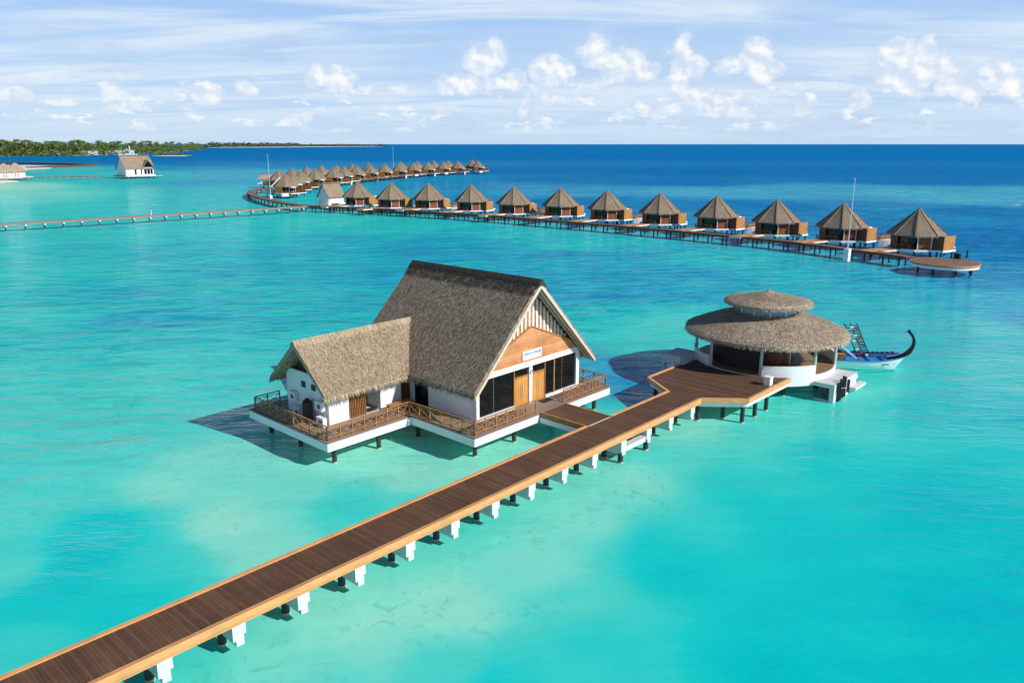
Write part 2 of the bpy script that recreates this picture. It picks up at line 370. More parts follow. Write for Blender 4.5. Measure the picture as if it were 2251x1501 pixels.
def blades(mb, p00, p10, p01, p11, n, L=.5, wd=.05, mi=0, lift=.05):
    """loose straw laid down the slope between the eave (p00-p10) and the ridge (p01-p11)"""
    p00, p10, p01, p11 = map(Vector, (p00, p10, p01, p11)); nrm = (p10 - p00).cross(p01 - p00).normalized()
    if nrm.z < 0: nrm = -nrm
    for _ in range(int(n * 1.9)):
        a, b = random.random(), random.random(); e = p00.lerp(p10, a); r = p01.lerp(p11, a); p = e.lerp(r, b)
        d = (e - r).normalized(); side = d.cross(nrm).normalized(); d = (d + side * random.uniform(-.35, .35)).normalized()
        l = L * .5 * random.uniform(.4, 1.2); w = side * wd * random.uniform(.4, 1.)
        q = p + d * l + nrm * lift * random.uniform(.2, 1.3); p = p + nrm * .004
        mb.add([p - w * .5, p + w * .5, q + w * .15, q - w * .15], [(0, 1, 2, 3)], random.choice((0, 0, 1, 2)))
def fringe(mb, pts, out, drop=.3, pitch=.05, mi=0):
    """ragged straw ends hanging along an eave line; out(p) gives the outward direction"""
    for a, b in zip(pts, pts[1:]):
        a = Vector(a); b = Vector(b); n = max(1, int((b - a).length / pitch)); t = (b - a).normalized()
        for i in range(n):
            k3 = random.choice((0, 0, 1, 2))
            p = a.lerp(b, (i + random.random()) / n); o = Vector(out(p)).normalized()
            l = drop * random.uniform(.35, 1.25); w = t * random.uniform(.02, .06)
            q = p + Vector((0, 0, -l)) + o * l * random.uniform(.0, .7) + t * random.uniform(-.08, .08)
            p = p + Vector((0, 0, .06)) - o * .04
            mb.add([p - w, p + w, q], [(0, 1, 2)], k3)

# ================================================================== DIVE HOUSE
def railing(parent, p0, p1, n, off, z=2.0, mats='railing_wood', h=1.0, name='railing', t=.07):
    """crossed timber railing; every post is its own sub-part"""
    p0 = Vector((*p0, 0)); p1 = Vector((*p1, 0)); d = (p1 - p0) / n; m = MB(*off)
    Z = lambda p, zz: (p.x, p.y, z + zz)
    m.bar(Z(p0, h), Z(p1, h), t * 1.5, t * .8); m.bar(Z(p0, .16), Z(p1, .16), t * .8, t * .9)
    m.bar(Z(p0, h - .17), Z(p1, h - .17), t * .6, t * .6)
    for i in range(n):
        a = p0 + d * i; b = a + d
        m.bar(Z(a, .18), Z(b, h - .17), t * .55, t * .55); m.bar(Z(a, h - .17), Z(b, .18), t * .5, t * .6)
    o = m.build(name, mats, parent)
    for i in range(n + 1):
        a = p0 + d * i; q = MB(*off); q.bar(Z(a, 0), Z(a, h + .03), t * 1.15, t * 1.15); q.build('post', mats, o)
    return o
def pile(parent, u, w, off, top=1.4, r=.17, mats=('dark_pile', 'pale_growth'), name='pile', n=12, bot=-1.7):
    m = MB(*off); m.tube((u, w, bot), (u, w, top), r, n=n); m.tube((u, w, -.25), (u, w, .12), r + .035, r + .012, n=n, mi=1, caps=False)
    return m.build(name, list(mats), parent)
HO = (40.0, 44.0, 0.)
house = thing('dive_house', W(40, 44), UA, 'large white house with steep thatched roof, slatted gable and double doors beside the jetty', 'house')
m = MB(*HO); m.prism([(27.5,42.1),(34.85,42.1),(34.85,35.45),(50.75,35.45),(50.75,52.4),(27.5,52.4)], 1.9, 2.0); m.build('deck', 'grey_deck_wood', house)
m = MB(*HO); m.prism([(27.53,42.13),(34.88,42.13),(34.88,35.48),(50.72,35.48),(50.72,52.37),(27.53,52.37)], 1.32, 1.896); m.build('fascia', 'white_paint', house)
for p0, p1, n in (((27.8,42.45),(34.95,42.45),7), ((27.8,42.45),(27.8,51.9),9), ((27.8,51.9),(29.9,51.9),2), ((34.95,42.45),(35.2,35.8),6), ((35.2,35.8),(41.65,35.8),6), ((44.95,35.8),(50.5,35.8),6), ((50.5,35.8),(50.5,52.0),14)):
    railing(house, p0, p1, n, HO)
for u, w in ((28.6,43.0),(28.6,47.2),(28.6,51.2),(32.3,42.8),(32.6,47.2),(34.6,51.2),(35.7,42.4),(36.0,36.6),(39.9,36.4),(44.3,36.4),(49.8,36.4),(36.0,47),(40,41.5),(44.3,41.5),(49.8,41.5),(49.8,47),(44,51.2),(49.8,51.2),(39.6,51.2)):
    pile(house, u, w, HO, 1.33)
# main roof
RZ, RU, RK, EH = 11.66, 43.2, 1.007, 7.05
def main_z(u): return RZ - RK * abs(u - RU)
roof = None
m = MB(*HO)
for s in (-1, 1):
    e = RU + s * EH
    m.vprism([(e, main_z(e)), (RU, RZ), (RU, RZ - .5), (e + s * .02, main_z(e) - .34)][::s], 36.75, 51.25)
rm = m.build('roof', 'grey_thatch', house); rm['label'] = 'steep grey thatched roof'
m = MB(*HO)
for s in (-1, 1):
    e = RU + s * EH
    blades(m, (e, 36.75, main_z(e)), (e, 51.25, main_z(e)), (RU, 36.75, RZ), (RU, 51.25, RZ), 9000 if s < 0 else 3500, .5, .05)
    fringe(m, [(e, 36.75, main_z(e) - .2), (e, 51.25, main_z(e) - .2)], lambda p, s=s: (s, 0, 0), .38, .022)
    for w0, o in ((36.75, -1), (51.25, 1)):
        fringe(m, [(e, w0, main_z(e) - .1), (RU, w0, RZ - .1)], lambda p, o=o: (0, o, 0), .16, .05)
m.build('loose_thatch', ['grey_thatch', 'straw_grey_dark', 'straw_grey_light'], rm)
m = MB(*HO)
for s in (-1, 1):
    pts = [36.6 + i * .35 for i in range(43)]
    for a, b in zip(pts, pts[1:]):
        x = RU + s * (.40 + random.uniform(-.08, .1)); m.add([(RU, a, RZ + .16), (RU, b + .02, RZ + .16), (x, b + .02, main_z(x) + .09), (x, a, main_z(x) + .09)], [(0, 1, 2, 3)])
        m.add([(x, a, main_z(x) + .09), (x, b + .02, main_z(x) + .09), (x, b + .02, main_z(x) - .02), (x, a, main_z(x) - .02)], [(0, 1, 2, 3)])
    blades(m, (RU + s * .95, 36.6, main_z(RU + .95) + .05), (RU + s * .95, 51.3, main_z(RU + .95) + .05), (RU + s * .1, 36.6, RZ + .14), (RU + s * .1, 51.3, RZ + .14), 1100, .45, .07)
for w0 in (36.6, 51.3): m.add([(RU, w0, RZ + .16), (RU - .62, w0, main_z(RU - .62) + .09), (RU, w0, RZ - .3), (RU + .62, w0, main_z(RU + .62) + .09)], [(0, 1, 2, 3)])
m.build('ridge_cap', ['dark_ridge_thatch', 'dark_ridge_thatch', 'straw_grey_dark'], house)
for s in (-1, 1):
    m = MB(*HO); e = RU + s * (EH - .05)
    m.vprism([(e, main_z(e) - .30), (RU, RZ - .16), (RU, RZ - .52), (e, main_z(e) - .58)][::s], 36.66, 36.75 - .003); b = m.build('bargeboard', 'beige_band', house)
for s in (-1, 1):   # rafters seen from below at the gable
    for w0 in (36.95, 37.35):
        m = MB(*HO); m.bar((RU + s * 6.9, w0, main_z(RU + 6.9) - .5), (RU, w0, RZ - .62), .09, .16); m.build('rafter', 'beige_band', house)
# wing roof
WZ, WW, WK, WH = 7.87, 47.4, .92, 3.55
def wing_z(w): return WZ - WK * abs(w - WW)
def uend(z): return RU - (RZ - z) / RK + .3
m = MB(*HO); fb = MB(*HO)
for s in (-1, 1):
    e = WW + s * WH; ze = wing_z(e)
    P8 = [(28.65, e, ze), (uend(ze), e, ze), (uend(WZ), WW, WZ), (28.65, WW, WZ), (28.65, e, ze - .34), (uend(ze - .34) , e, ze - .34), (uend(WZ - .48), WW, WZ - .48), (28.65, WW, WZ - .48)]
    m.add(P8, [(0,1,2,3), (7,6,5,4), (0,4,5,1), (1,5,6,2), (3,2,6,7), (0,3,7,4)])
    blades(fb, (28.65, e, ze), (uend(ze), e, ze), (28.65, WW, WZ), (uend(WZ), WW, WZ), 4500 if s < 0 else 1800, .45, .045)
    fringe(fb, [(28.65, e, ze - .2), (36.3, e, ze - .2)], lambda p, s=s: (0, s, 0), .36, .02)
    fringe(fb, [(28.65, e, ze - .12), (28.65, WW, WZ - .12)], lambda p: (-1, 0, 0), .14, .05)
    pts = [28.6 + i * .3 for i in range(37)]
    for a, b in zip(pts, pts[1:]):
        x = WW + s * (.38 + random.uniform(-.06, .08)); fb.add([(a, WW, WZ + .12), (b + .02, WW, WZ + .12), (b + .02, x, wing_z(x) + .05), (a, x, wing_z(x) + .05)], [(0, 1, 2, 3)])
rw = m.build('roof', 'tan_thatch', house); rw['label'] = 'lower side roof of tan thatch'
fb.build('loose_thatch', ['tan_thatch', 'straw_tan_dark', 'straw_tan_light'], rw)
# walls of the main house
m = MB(*HO); m.box(37.2, 37.4, 37.9, 42.84, 2.0, 5.15); m.box(37.2, 37.4, 44.62, 50.5, 2.0, 5.15); m.build('wall', 'white_paint', house)
m = MB(*HO); m.box(49.0, 49.2, 37.9, 50.5, 2.0, 5.15); m.build('wall', 'white_paint', house)
m = MB(*HO); m.vprism([(37.402, 2.0), (48.998, 2.0), (48.998, 5.1), (43.2, 10.9), (37.402, 5.1)], 50.3, 50.5); m.build('wall', 'white_paint', house)
m = MB(*HO); m.box(37.24, 37.33, 42.84, 44.45, 2.0, 4.9); o = m.build('sliding_door', 'dark_glass', house)
m = MB(*HO); m.box(37.17, 37.36, 44.45, 44.62, 2.0, 5.1); m.build('door_post', 'white_paint', house)
# facade
m = MB(*HO); m.vprism([(37.56,5.402),(48.84,5.402),(48.2,6.06),(43.2,8.06),(38.2,6.06)], 37.62, 37.85); m.build('cladding', 'facade_cladding', house)
m = MB(*HO); m.bar((38.2,37.6,6.08),(43.2,37.6,8.10),.08,.10); m.bar((43.2,37.6,8.10),(48.2,37.6,6.08),.08,.10); m.build('trim', 'railing_wood', house)
m = MB(*HO); m.vprism([(38.1,5.9),(48.3,5.9),(43.2,11.05)], 37.90, 38.0); m.build('gable_backing', 'facade_cladding', house)
u = 43.2 - .4365 * 11
while u < 48.1:
    zt = 11.12 - 1.007 * abs(u - 43.2) ; zb = 8.06 - .4 * abs(u - 43.2)
    if zt - zb > .08:
        m = MB(*HO); m.box(u - .09, u + .09, 37.83, 37.87, zb - .05, zt); m.build('gable_slat', 'white_paint', house)
    u += .4365
m = MB(*HO); m.vprism([(37.45,4.97),(49.2,4.97),(49.2,5.1),(48.9,5.4),(37.5,5.4)], 37.6, 37.86); m.build('beam', 'white_paint', house)
m = MB(*HO); m.vprism([(37.2,2.0),(37.5,2.0),(37.5,4.38),(38.14,4.968),(37.55,4.968),(37.2,4.75)], 37.6, 37.86); m.build('column', 'white_paint', house)
m = MB(*HO); m.box(42.95, 43.3, 37.58, 37.86, 2.0, 4.968); m.build('column', 'white_paint', house)
m = MB(*HO); m.box(48.82, 49.2, 37.6, 37.86, 2.0, 4.968); m.build('column', 'white_paint', house)
m = MB(*HO); m.box(37.503, 41.33, 37.56, 37.86, 2.0, 2.17); m.build('plinth', 'white_paint', house)
m = MB(*HO); m.box(44.92, 48.817, 37.56, 37.86, 2.0, 2.17); m.build('plinth', 'white_paint', house)
def window(poly, frames, sub=True):
    f = MB(*HO)
    for a in frames: f.box(*a)
    fr = f.build('window', 'railing_wood', house)
    g = MB(*HO); g.vprism(poly, 37.76, 37.79); g.build('pane', 'dark_glass', fr)
window([(37.5,2.17),(41.3,2.17),(41.3,4.97),(38.14,4.97),(37.5,4.38)], [(41.27,41.35,37.66,37.82,2.17,4.967)])
window([(44.93,2.17),(45.98,2.17),(45.98,4.968),(44.93,4.968)], [(44.85,44.93,37.64,37.82,2.0,4.967),(45.98,46.10,37.64,37.82,2.172,4.967)])
window([(46.1,2.17),(48.82,2.17),(48.82,4.968),(46.1,4.968)], [(47.1,47.12,37.735,37.755,2.172,4.967)])
m = MB(*HO); m.box(39.1, 39.125, 37.73, 37.755, 2.172, 4.967); m.build('mullion', 'grey_metal', house)
for a, b in ((41.36, 42.94), (43.31, 44.84)):
    g = MB(*HO); g.box(a, b, 37.77, 37.80, 4.36, 4.968); g.build('transom_pane', 'dark_glass', house)
    mid = (a + b) / 2
    g = MB(*HO); g.box(a, b, 37.62, 37.86, 4.27, 4.36); g.build('door_head', 'railing_wood', house)
    for x0, x1, hx in ((a, mid - .015, mid - .1), (mid + .015, b, mid + .1)):
        g = MB(*HO); g.box(x0, x1, 37.70, 37.76, 2.01, 4.268); g.box(x0 + .1, x1 - .1, 37.69, 37.70, 2.2, 3.1); g.box(x0 + .1, x1 - .1, 37.69, 37.70, 3.2, 4.15)
        dd = g.build('door', 'door_wood', house)
        g = MB(*HO); g.tube((hx, 37.6, 2.75), (hx, 37.6, 3.65), .025, n=8); g.bar((hx, 37.6, 2.85), (hx, 37.7, 2.85), .03); g.bar((hx, 37.6, 3.55), (hx, 37.7, 3.55), .03); g.build('handle', 'pale_metal', dd)
g = MB(*HO); g.tube((43.12, 37.58, 4.62), (43.12, 37.3, 4.56), .05, .08, n=10); g.build('wall_lamp', 'grey_metal', house)
# wing walls with the recessed room
def wallz(w): return wing_z(w) - .42
m = MB(*HO)
gv = [(44.85, 2.0), (50.2, 2.0), (50.2, wallz(50.2)), (WW + (7.45 - 5.35) / WK, 5.35), (WW - (7.45 - 5.35) / WK, 5.35), (44.85, wallz(44.85))]
m.add([(29.6, w, z) for w, z in gv] + [(29.8, w, z) for w, z in gv], [(0,1,2,3,4,5)[::-1], (6,7,8,9,10,11), (0,6,7,1)[::-1], (1,7,8,2)[::-1], (5,11,6,0)[::-1], (3,9,10,4)[::-1]])
wa = m.build('wall', 'white_paint', house)
m = MB(*HO); m.add([(30.1, w, z) for w, z in ((49.75, 5.3), (47.4, 7.42), (45.05, 5.3))] + [(30.2, w, z) for w, z in ((49.75, 5.3), (47.4, 7.42), (45.05, 5.3))], [(0,1,2), (5,4,3), (0,2,5,3)]); m.build('gable_boards', 'dark_wall_wood', house)
m = MB(*HO); m.box(29.8, 31.32, 44.85, 45.05, 2.0, 4.9); m.build('wall', 'white_paint', house)
m = MB(*HO); m.box(34.2, 36.2, 44.85, 45.05, 2.0, 4.9); m.box(34.2, 34.35, 45.05, 47.8, 2.0, 5.2); m.build('wall', 'white_paint', house)
m = MB(*HO); m.box(29.8, 37.2, 50.0, 50.2, 2.0, 4.85); m.build('wall', 'white_paint', house)
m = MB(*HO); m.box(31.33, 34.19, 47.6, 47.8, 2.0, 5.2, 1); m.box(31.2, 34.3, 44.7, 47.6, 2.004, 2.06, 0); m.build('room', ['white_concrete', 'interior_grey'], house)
m = MB(*HO)
for i in range(10): m.box(31.36 + i * .15, 31.45 + i * .15, 44.78, 44.86, 2.07, 4.2)
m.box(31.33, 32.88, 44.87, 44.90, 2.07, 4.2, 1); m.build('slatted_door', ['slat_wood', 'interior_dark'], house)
m = MB(*HO)
for i in range(7): m.box(36.24 + i * .14, 36.31 + i * .14, 44.95, 45.02, 2.0, 4.7)
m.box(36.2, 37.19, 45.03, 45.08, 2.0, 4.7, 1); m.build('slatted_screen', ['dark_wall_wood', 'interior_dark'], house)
for w in (47.9, 46.6):
    f = MB(*HO)
    for a, b, c, d in ((-.25,.25,-.03,.0),(-.25,.25,.38,.41),(-.25,-.22,0,.38),(.22,.25,0,.38),(-.012,.012,0,.38)): f.box(29.55, 29.6, w + a, w + b, 4.27 + c, 4.27 + d)
    fo = f.build('window', 'mat_brown', house); g = MB(*HO); g.box(29.57, 29.59, w - .22, w + .22, 4.27, 4.65); g.build('pane', 'dark_glass', fo)
m = MB(*HO); m.tube((29.52, 45.2, 2.0), (29.52, 45.2, 4.3), .035); m.tube((29.52, 45.35, 2.0), (29.52, 45.35, 4.0), .03); m.tube((29.52, 45.2, 3.0), (29.52, 44.95, 3.0), .03); m.tube((29.52, 48.1, 3.2), (29.52, 46.4, 3.2), .03); m.build('service_pipe', 'pale_metal', house)
# things at the house
def ac_unit(u, w, z, label, g='air conditioning units at the side wall of the dive house'):
    t = thing('air_conditioner', W(u, w, z), UA, label, 'air conditioner', g)
    m = MB(); m.box(-.16, .16, -.42, .42, .05, .68); m.box(-.17, .17, -.43, .43, .66, .70); m.box(-.12, .12, -.38, -.3, 0, .05); m.box(-.12, .12, .3, .38, 0, .05); m.build('casing', 'white_paint', t)
    m = MB(); m.tube((-.162, -.1, .36), (-.175, -.1, .36), .2, n=20); m.tube((-.186, -.1, .36), (-.20, -.1, .36), .06, n=10); m.build('fan_grille', 'grey_pile', t)
ac_unit(29.4, 49.1, 3.0, 'white air conditioner mounted high on the shaded gable wall, nearest the far railing')
ac_unit(29.25, 48.4, 2.0, 'white air conditioner standing on the deck below the two small windows')
ac_unit(29.3, 45.5, 3.05, 'sunlit white air conditioner mounted at the house corner above another')
ac_unit(29.1, 45.1, 2.0, 'sunlit white air conditioner standing on the deck at the house corner')
t = thing('water_tank', W(29.1, 46.8, 2.0), UA, 'tall dark cylinder tank with round lid against the shaded gable wall', 'tank')
m = MB(); m.lathe([(0, 0), (.36, 0), (.36, 1.45), (.30, 1.55), (0, 1.6)], 0, 0, 20); m.build('body', 'dark_pile', t)
m = MB(); m.lathe([(0, 1.6), (.16, 1.6), (.16, 1.72), (0, 1.74)], 0, 0, 14); m.build('lid', 'black_rubber', t)
t = thing('sign', W(43.2, 37.6, 5.92), UA, 'white rectangular sign with blue lettering on the orange timber gable', 'sign')
m = MB(); m.box(-1.1, 1.1, -.08, 0.012, -.34, .34); m.build('board', 'white_paint', t)
cu = bpy.data.curves.new('lettering', 'FONT'); cu.body = 'EMPEROR DIVERS'; cu.size = .27; cu.align_x = 'CENTER'; cu.align_y = 'CENTER'; cu.extrude = .004; cu.space_character = 1.0
tob = bpy.data.objects.new('lettering', cu); scene.collection.objects.link(tob)
dg = bpy.context.evaluated_depsgraph_get(); tm = bpy.data.meshes.new_from_object(tob.evaluated_get(dg)); bpy.data.objects.remove(tob)
lt = bpy.data.objects.new('lettering', tm); scene.collection.objects.link(lt); tm.materials.clear(); tm.materials.append(MAT['blue_lettering']); lt.parent = t
lt.location = (-.08, -.087, .10); lt.rotation_euler = (R(90), 0, 0); lt.scale = (.87, 1, 1)
m = MB(); m.add([(.80, -.085, .02), (.93, -.085, -.05), (1.04, -.085, .26)], [(0, 1, 2)]); m.add([(.88, -.086, .05), (1.0, -.086, .12), (.86, -.086, .2)], [(0, 1, 2)]); m.add([(.45, -.085, -.12), (.62, -.085, -.17), (.60, -.085, -.13), (.47, -.085, -.10)], [(0, 1, 2, 3)]); m.build('emblem', 'blue_lettering', t)
t = thing('bench', W(35.3, 44.0, 2.0), UA, 'long orange wooden bench against the white wing wall', 'bench')
m = MB()
for i in range(4): m.box(-1.1, 1.1, -.26 + i * .13, -.15 + i * .13, .5, .55)
m.build('seat', 'railing_wood', t)
for x in (-1.0, -.33, .33, 1.0):
    m = MB(); m.box(x - .04, x + .04, -.22, -.14, 0, .5); m.box(x - .04, x + .04, .12, .2, 0, .5); m.box(x - .03, x + .03, -.14, .12, .4, .46); m.build('leg', 'railing_wood', t)
t = thing('sofa', W(33.4, 46.9, 2.06), UA, 'brown wooden sofa inside the open room of the wing', 'sofa')
m = MB(); m.box(-.75, .75, -.4, .4, .18, .42); m.build('seat', 'sofa_brown', t)
m = MB(); m.box(-.75, .75, .3, .45, .422, .9); m.build('backrest', 'sofa_brown', t)
m = MB(); m.box(-.8, -.752, -.4, .45, 0, .62); m.build('armrest', 'railing_wood', t); m = MB(); m.box(.752, .8, -.4, .45, 0, .62); m.build('armrest', 'railing_wood', t)
o = MB(44.3, 37.1, 0); o.box(43.75, 44.85, 36.75, 37.4, 2.004, 2.03); o = o.build('doormat', 'mat_brown'); o.location = W(44.3, 37.1); o.rotation_euler.z = UA
tag(o, 'dark brown doormat in front of the right hand double door', 'doormat')
o = MB(33.6, 45.5, 0); o.box(33.1, 34.0, 45.0, 45.7, 2.064, 2.085); o = o.build('doormat', 'mat_brown'); o.location = W(33.6, 45.5); o.rotation_euler.z = UA
tag(o, 'small dark mat on the white floor of the open room in the wing', 'doormat')

# ================================================================== JETTY
JO = (30., 30., 0.)
jet = thing('jetty', W(30, 30), UA, 'long dark planked jetty with orange edge boards leading to the round pavilion', 'jetty')
m = MB(*JO); m.box(-16, 52.8, 28.42, 31.06, 1.92, 2.0); m.build('deck', 'dark_deck_wood', jet)
m = MB(*JO); m.prism([(52.804,31.06),(52.804,28.42),(55.35,25.6),(63.4,25.6),(65,30),(63.4,34.4),(55.05,34.4)], 1.92, 2.0); m.build('landing_deck', 'dark_deck_wood', jet)
m = MB(*JO); m.box(41.95, 44.62, 31.27, 35.44, 1.92, 1.996); m.build('link_deck', 'dark_deck_wood', jet)
def edge(a, b, z0=1.62, z1=2.07, w=.22, mt='orange_board'):
    m = MB(*JO); m.bar((*a, (z0 + z1) / 2), (*b, (z0 + z1) / 2), w, z1 - z0); return m.build('edge_board', mt, jet)
edge((-16, 28.31), (52.95, 28.31)); edge((-16, 31.17), (41.76, 31.17)); edge((44.82, 31.17), (52.85, 31.17))
edge((52.97, 28.25), (55.3, 25.48), 1.7); edge((55.25, 25.48), (62.9, 25.36), 1.7); edge((52.8, 31.2), (55.0, 34.5), 1.7); edge((55.0, 34.5), (60.6, 34.62), 1.7)
edge((41.86, 31.08), (41.86, 35.44), 1.7, 2.06, .18, 'railing_wood'); edge((44.72, 31.08), (44.72, 35.44), 1.7, 2.06, .18, 'railing_wood')
m = MB(*JO); m.box(41.7, 44.9, 31.4, 35.4, 1.3, 1.69); m.build('fascia', 'white_paint', jet)
m = MB(*JO); m.bar((41.95, 31.12, 2.004), (44.62, 31.12, 2.004), .12, .02); m.build('joint_strip', 'beige_band', jet)
m = MB(*JO); m.prism([(53.0,31.1),(53.0,28.4),(55.4,25.55),(63.0,25.45),(65,30),(63.0,34.5),(55.1,34.4)], 1.32, 1.695); m.build('fascia', 'white_paint', jet)
k = 0; u = 16.67 - 3.18 * 8
while u < 52.5:
    m = MB(*JO); near = 28.22
    if 41 < u < 46: near = 28.12
    pts = [(u-.31,1.615),(u-.31,.90),(u-.17,.90),(u-.17,.62),(u+.19,.62),(u+.19,1.12),(u+.31,1.12),(u+.31,1.615)]
    m.vprism(pts, near, 31.2); b = m.build('cross_beam', 'white_concrete', jet)
    pile(b, u - .12, 29.7, (JO[0], JO[1], 0), .7, .19)
    if 41 < u < 46:
        pile(b, u - .05, 28.34, JO, .7, .19)
    u += 3.18
m = MB(*JO); m.box(42.45, 44.95, 28.2, 28.5, .75, 1.15); m.box(42.45, 44.95, 28.1, 28.6, 1.153, 1.19); m.build('low_beam', 'white_concrete', jet)
for u, w in ((55.79,34.2),(53.3,28.7),(55.03,27.4),(55.2,25.8),(57.2,25.7),(59.3,25.7),(58.5,34.0),(57.5,30),(61,28),(61,32)):
    pile(jet, u, w, JO, 1.33, .17, ('dark_pile', 'pale_growth'))
t = thing('bollard_box', W(60.0, 26.0, 2.0), UA, 'small white box standing on the jetty landing beside its edge board', 'box')
m = MB(); m.box(-.28, .28, -.28, .28, 0, .66); m.build('body', 'white_paint', t); m = MB(); m.box(-.32, .32, -.32, .32, .66, .74); m.build('lid', 'white_paint', t)

# ================================================================== ROUND PAVILION
PU, PW = 67.7, 30.0; PO = (PU, PW, 0.)
pav = thing('pavilion', W(PU, PW), UA, 'round open pavilion with two tiered thatched roof at the end of the jetty', 'pavilion')
m = MB(*PO); m.lathe([(0, 2.012), (6.15, 2.012)], PU, PW, 72); m.build('floor', 'pavilion_floor', pav)
m = MB(*PO); m.lathe([(0, 1.25), (6.3, 1.25), (6.3, 2.03), (6.15, 2.03), (6.15, 1.9)], PU, PW, 72); m.build('base', 'white_paint', pav)
for a0, a1 in ((203.5, 247.5), (112.5, 156.5), (292.5, 337), (23, 67.5)):
    m = MB(*PO); m.lathe([(6.38, 1.2), (6.38, 2.95), (6.16, 2.95), (6.16, 1.2)], PU, PW, 20, a0, a1, close=True); m.build('parapet', 'white_paint', pav)
for k in range(8):
    a = R(22.5 + 45 * k); x, y = PU + 6.2 * math.cos(a), PW + 6.2 * math.sin(a)
    m = MB(*PO); m.tube((x, y, 2.0), (x, y, 5.0), .13, n=14); m.build('column', 'post_green', pav)
for k in range(6):
    a = R(60 * k + 15); x, y = PU + 2.9 * math.cos(a), PW + 2.9 * math.sin(a)
    m = MB(*PO); m.tube((x, y, 2.0), (x, y, 6.4), .10, n=12); m.build('column', 'post_green', pav)
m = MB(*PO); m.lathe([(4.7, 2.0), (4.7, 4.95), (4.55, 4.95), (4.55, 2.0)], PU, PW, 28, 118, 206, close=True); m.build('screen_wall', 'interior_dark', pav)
m = MB(*PO); m.lathe([(2.5, 2.0), (2.5, 3.1), (1.9, 3.1), (1.9, 2.0)], PU, PW, 28, 150, 330, close=True); m.build('counter', 'dark_wall_wood', pav)
m = MB(*PO); m.lathe([(5.0, 2.0), (5.0, 2.55), (4.4, 2.55), (4.4, 2.0)], PU, PW, 28, 20, 80, close=True); m.build('bench', 'dark_wall_wood', pav)
def conic(r0, z0, r1, z1, bulge, n):
    return [(r0 + (r1 - r0) * i / n, z0 + (z1 - z0) * i / n + bulge * math.sin(math.pi * i / n)) for i in range(n + 1)]
RIM = 7.3
m = MB(*PO); pr = [(RIM - .5, 4.66), (RIM - .05, 4.62), (RIM + .02, 4.78)] + conic(RIM - .05, 4.93, 2.7, 6.55, .12, 8); m.lathe(pr, PU, PW, 96)
m.lathe([(RIM - .5, 4.66), (2.7, 6.2)], PU, PW, 96)
lr = m.build('lower_roof', 'pavilion_thatch', pav, smooth=True, cyl=(PU, PW, 5.0))
m = MB(*PO)
def ringblades(m, prof_r0, prof_r1, zf, n, L=.45):
    for _ in range(n):
        r = math.sqrt(random.uniform(prof_r0 ** 2, prof_r1 ** 2)); a = random.uniform(0, 2 * math.pi); da = random.uniform(-.4, .4)
        c, s = math.cos(a), math.sin(a); l = L * .5 * random.uniform(.4, 1.2); r2 = min(r + l, prof_r1 + .12); wv = random.uniform(.012, .028)
        p = Vector((PU + r * c, PW + r * s, zf(r) + .005)); q = Vector((PU + r2 * c - s * l * da, PW + r2 * s + c * l * da, zf(r2) + random.uniform(.01, .07))); t = Vector((-s, c, 0)) * wv
        m.add([p - t, p + t, q + t * .3, q - t * .3], [(0, 1, 2, 3)], random.choice((0, 0, 1, 2)))
zl = lambda r: 4.93 + (6.55 - 4.93) * (RIM - .05 - r) / (RIM - .05 - 2.7) + .12 * math.sin(math.pi * max(0, min(1, (RIM - .05 - r) / (RIM - .05 - 2.7))))
ringblades(m, 2.7, RIM, zl, 15000)
circ = lambda r, z, n=90: [(PU + r * math.cos(2 * math.pi * i / n), PW + r * math.sin(2 * math.pi * i / n), z) for i in range(n + 1)]
outw = lambda p: (p[0] - PU, p[1] - PW, 0)
fringe(m, circ(RIM, 4.74), outw, .26, .02); m.build('loose_thatch', ['pavilion_thatch', 'straw_pav_dark', 'straw_pav_light'], lr)
m = MB(*PO); m.lathe([(2.85, 6.38), (2.85, 6.52), (2.6, 6.52), (2.6, 6.38)], PU, PW, 48, close=True); m.lathe([(2.8, 7.2), (2.8, 7.32), (2.6, 7.32), (2.6, 7.2)], PU, PW, 48, close=True); m.build('clerestory_ring', 'white_paint', pav)
m = MB(*PO); m.lathe([(2.55, 6.4), (2.55, 7.3)], PU, PW, 48); m.build('clerestory_glass', 'pale_glass', pav, smooth=True)
for k in range(12):
    a = R(30 * k); m = MB(*PO); m.tube((PU + 2.7 * math.cos(a), PW + 2.7 * math.sin(a), 6.5), (PU + 2.7 * math.cos(a), PW + 2.7 * math.sin(a), 7.25), .05, n=8); m.build('clerestory_post', 'white_paint', pav)
m = MB(*PO); m.lathe([(2.0, 7.35), (3.85, 7.30), (3.95, 7.42)] + conic(3.88, 7.56, .12, 8.42, -.04, 7) + [(.10, 8.55), (0, 8.6)], PU, PW, 80)
ur = m.build('upper_roof', 'pavilion_thatch', pav, smooth=True, cyl=(PU, PW, 3.0))
m = MB(*PO); zu = lambda r: 7.56 + (8.42 - 7.56) * (3.88 - r) / 3.76 - .03
ringblades(m, .15, 3.95, zu, 5000, .38); fringe(m, circ(3.93, 7.42), outw, .22, .02); m.build('loose_thatch', ['pavilion_thatch', 'straw_pav_dark', 'straw_pav_light'], ur)
for k in range(8):
    a = R(45 * k); pile(pav, PU + 5.2 * math.cos(a), PW + 5.2 * math.sin(a), PO, 1.3, .2)
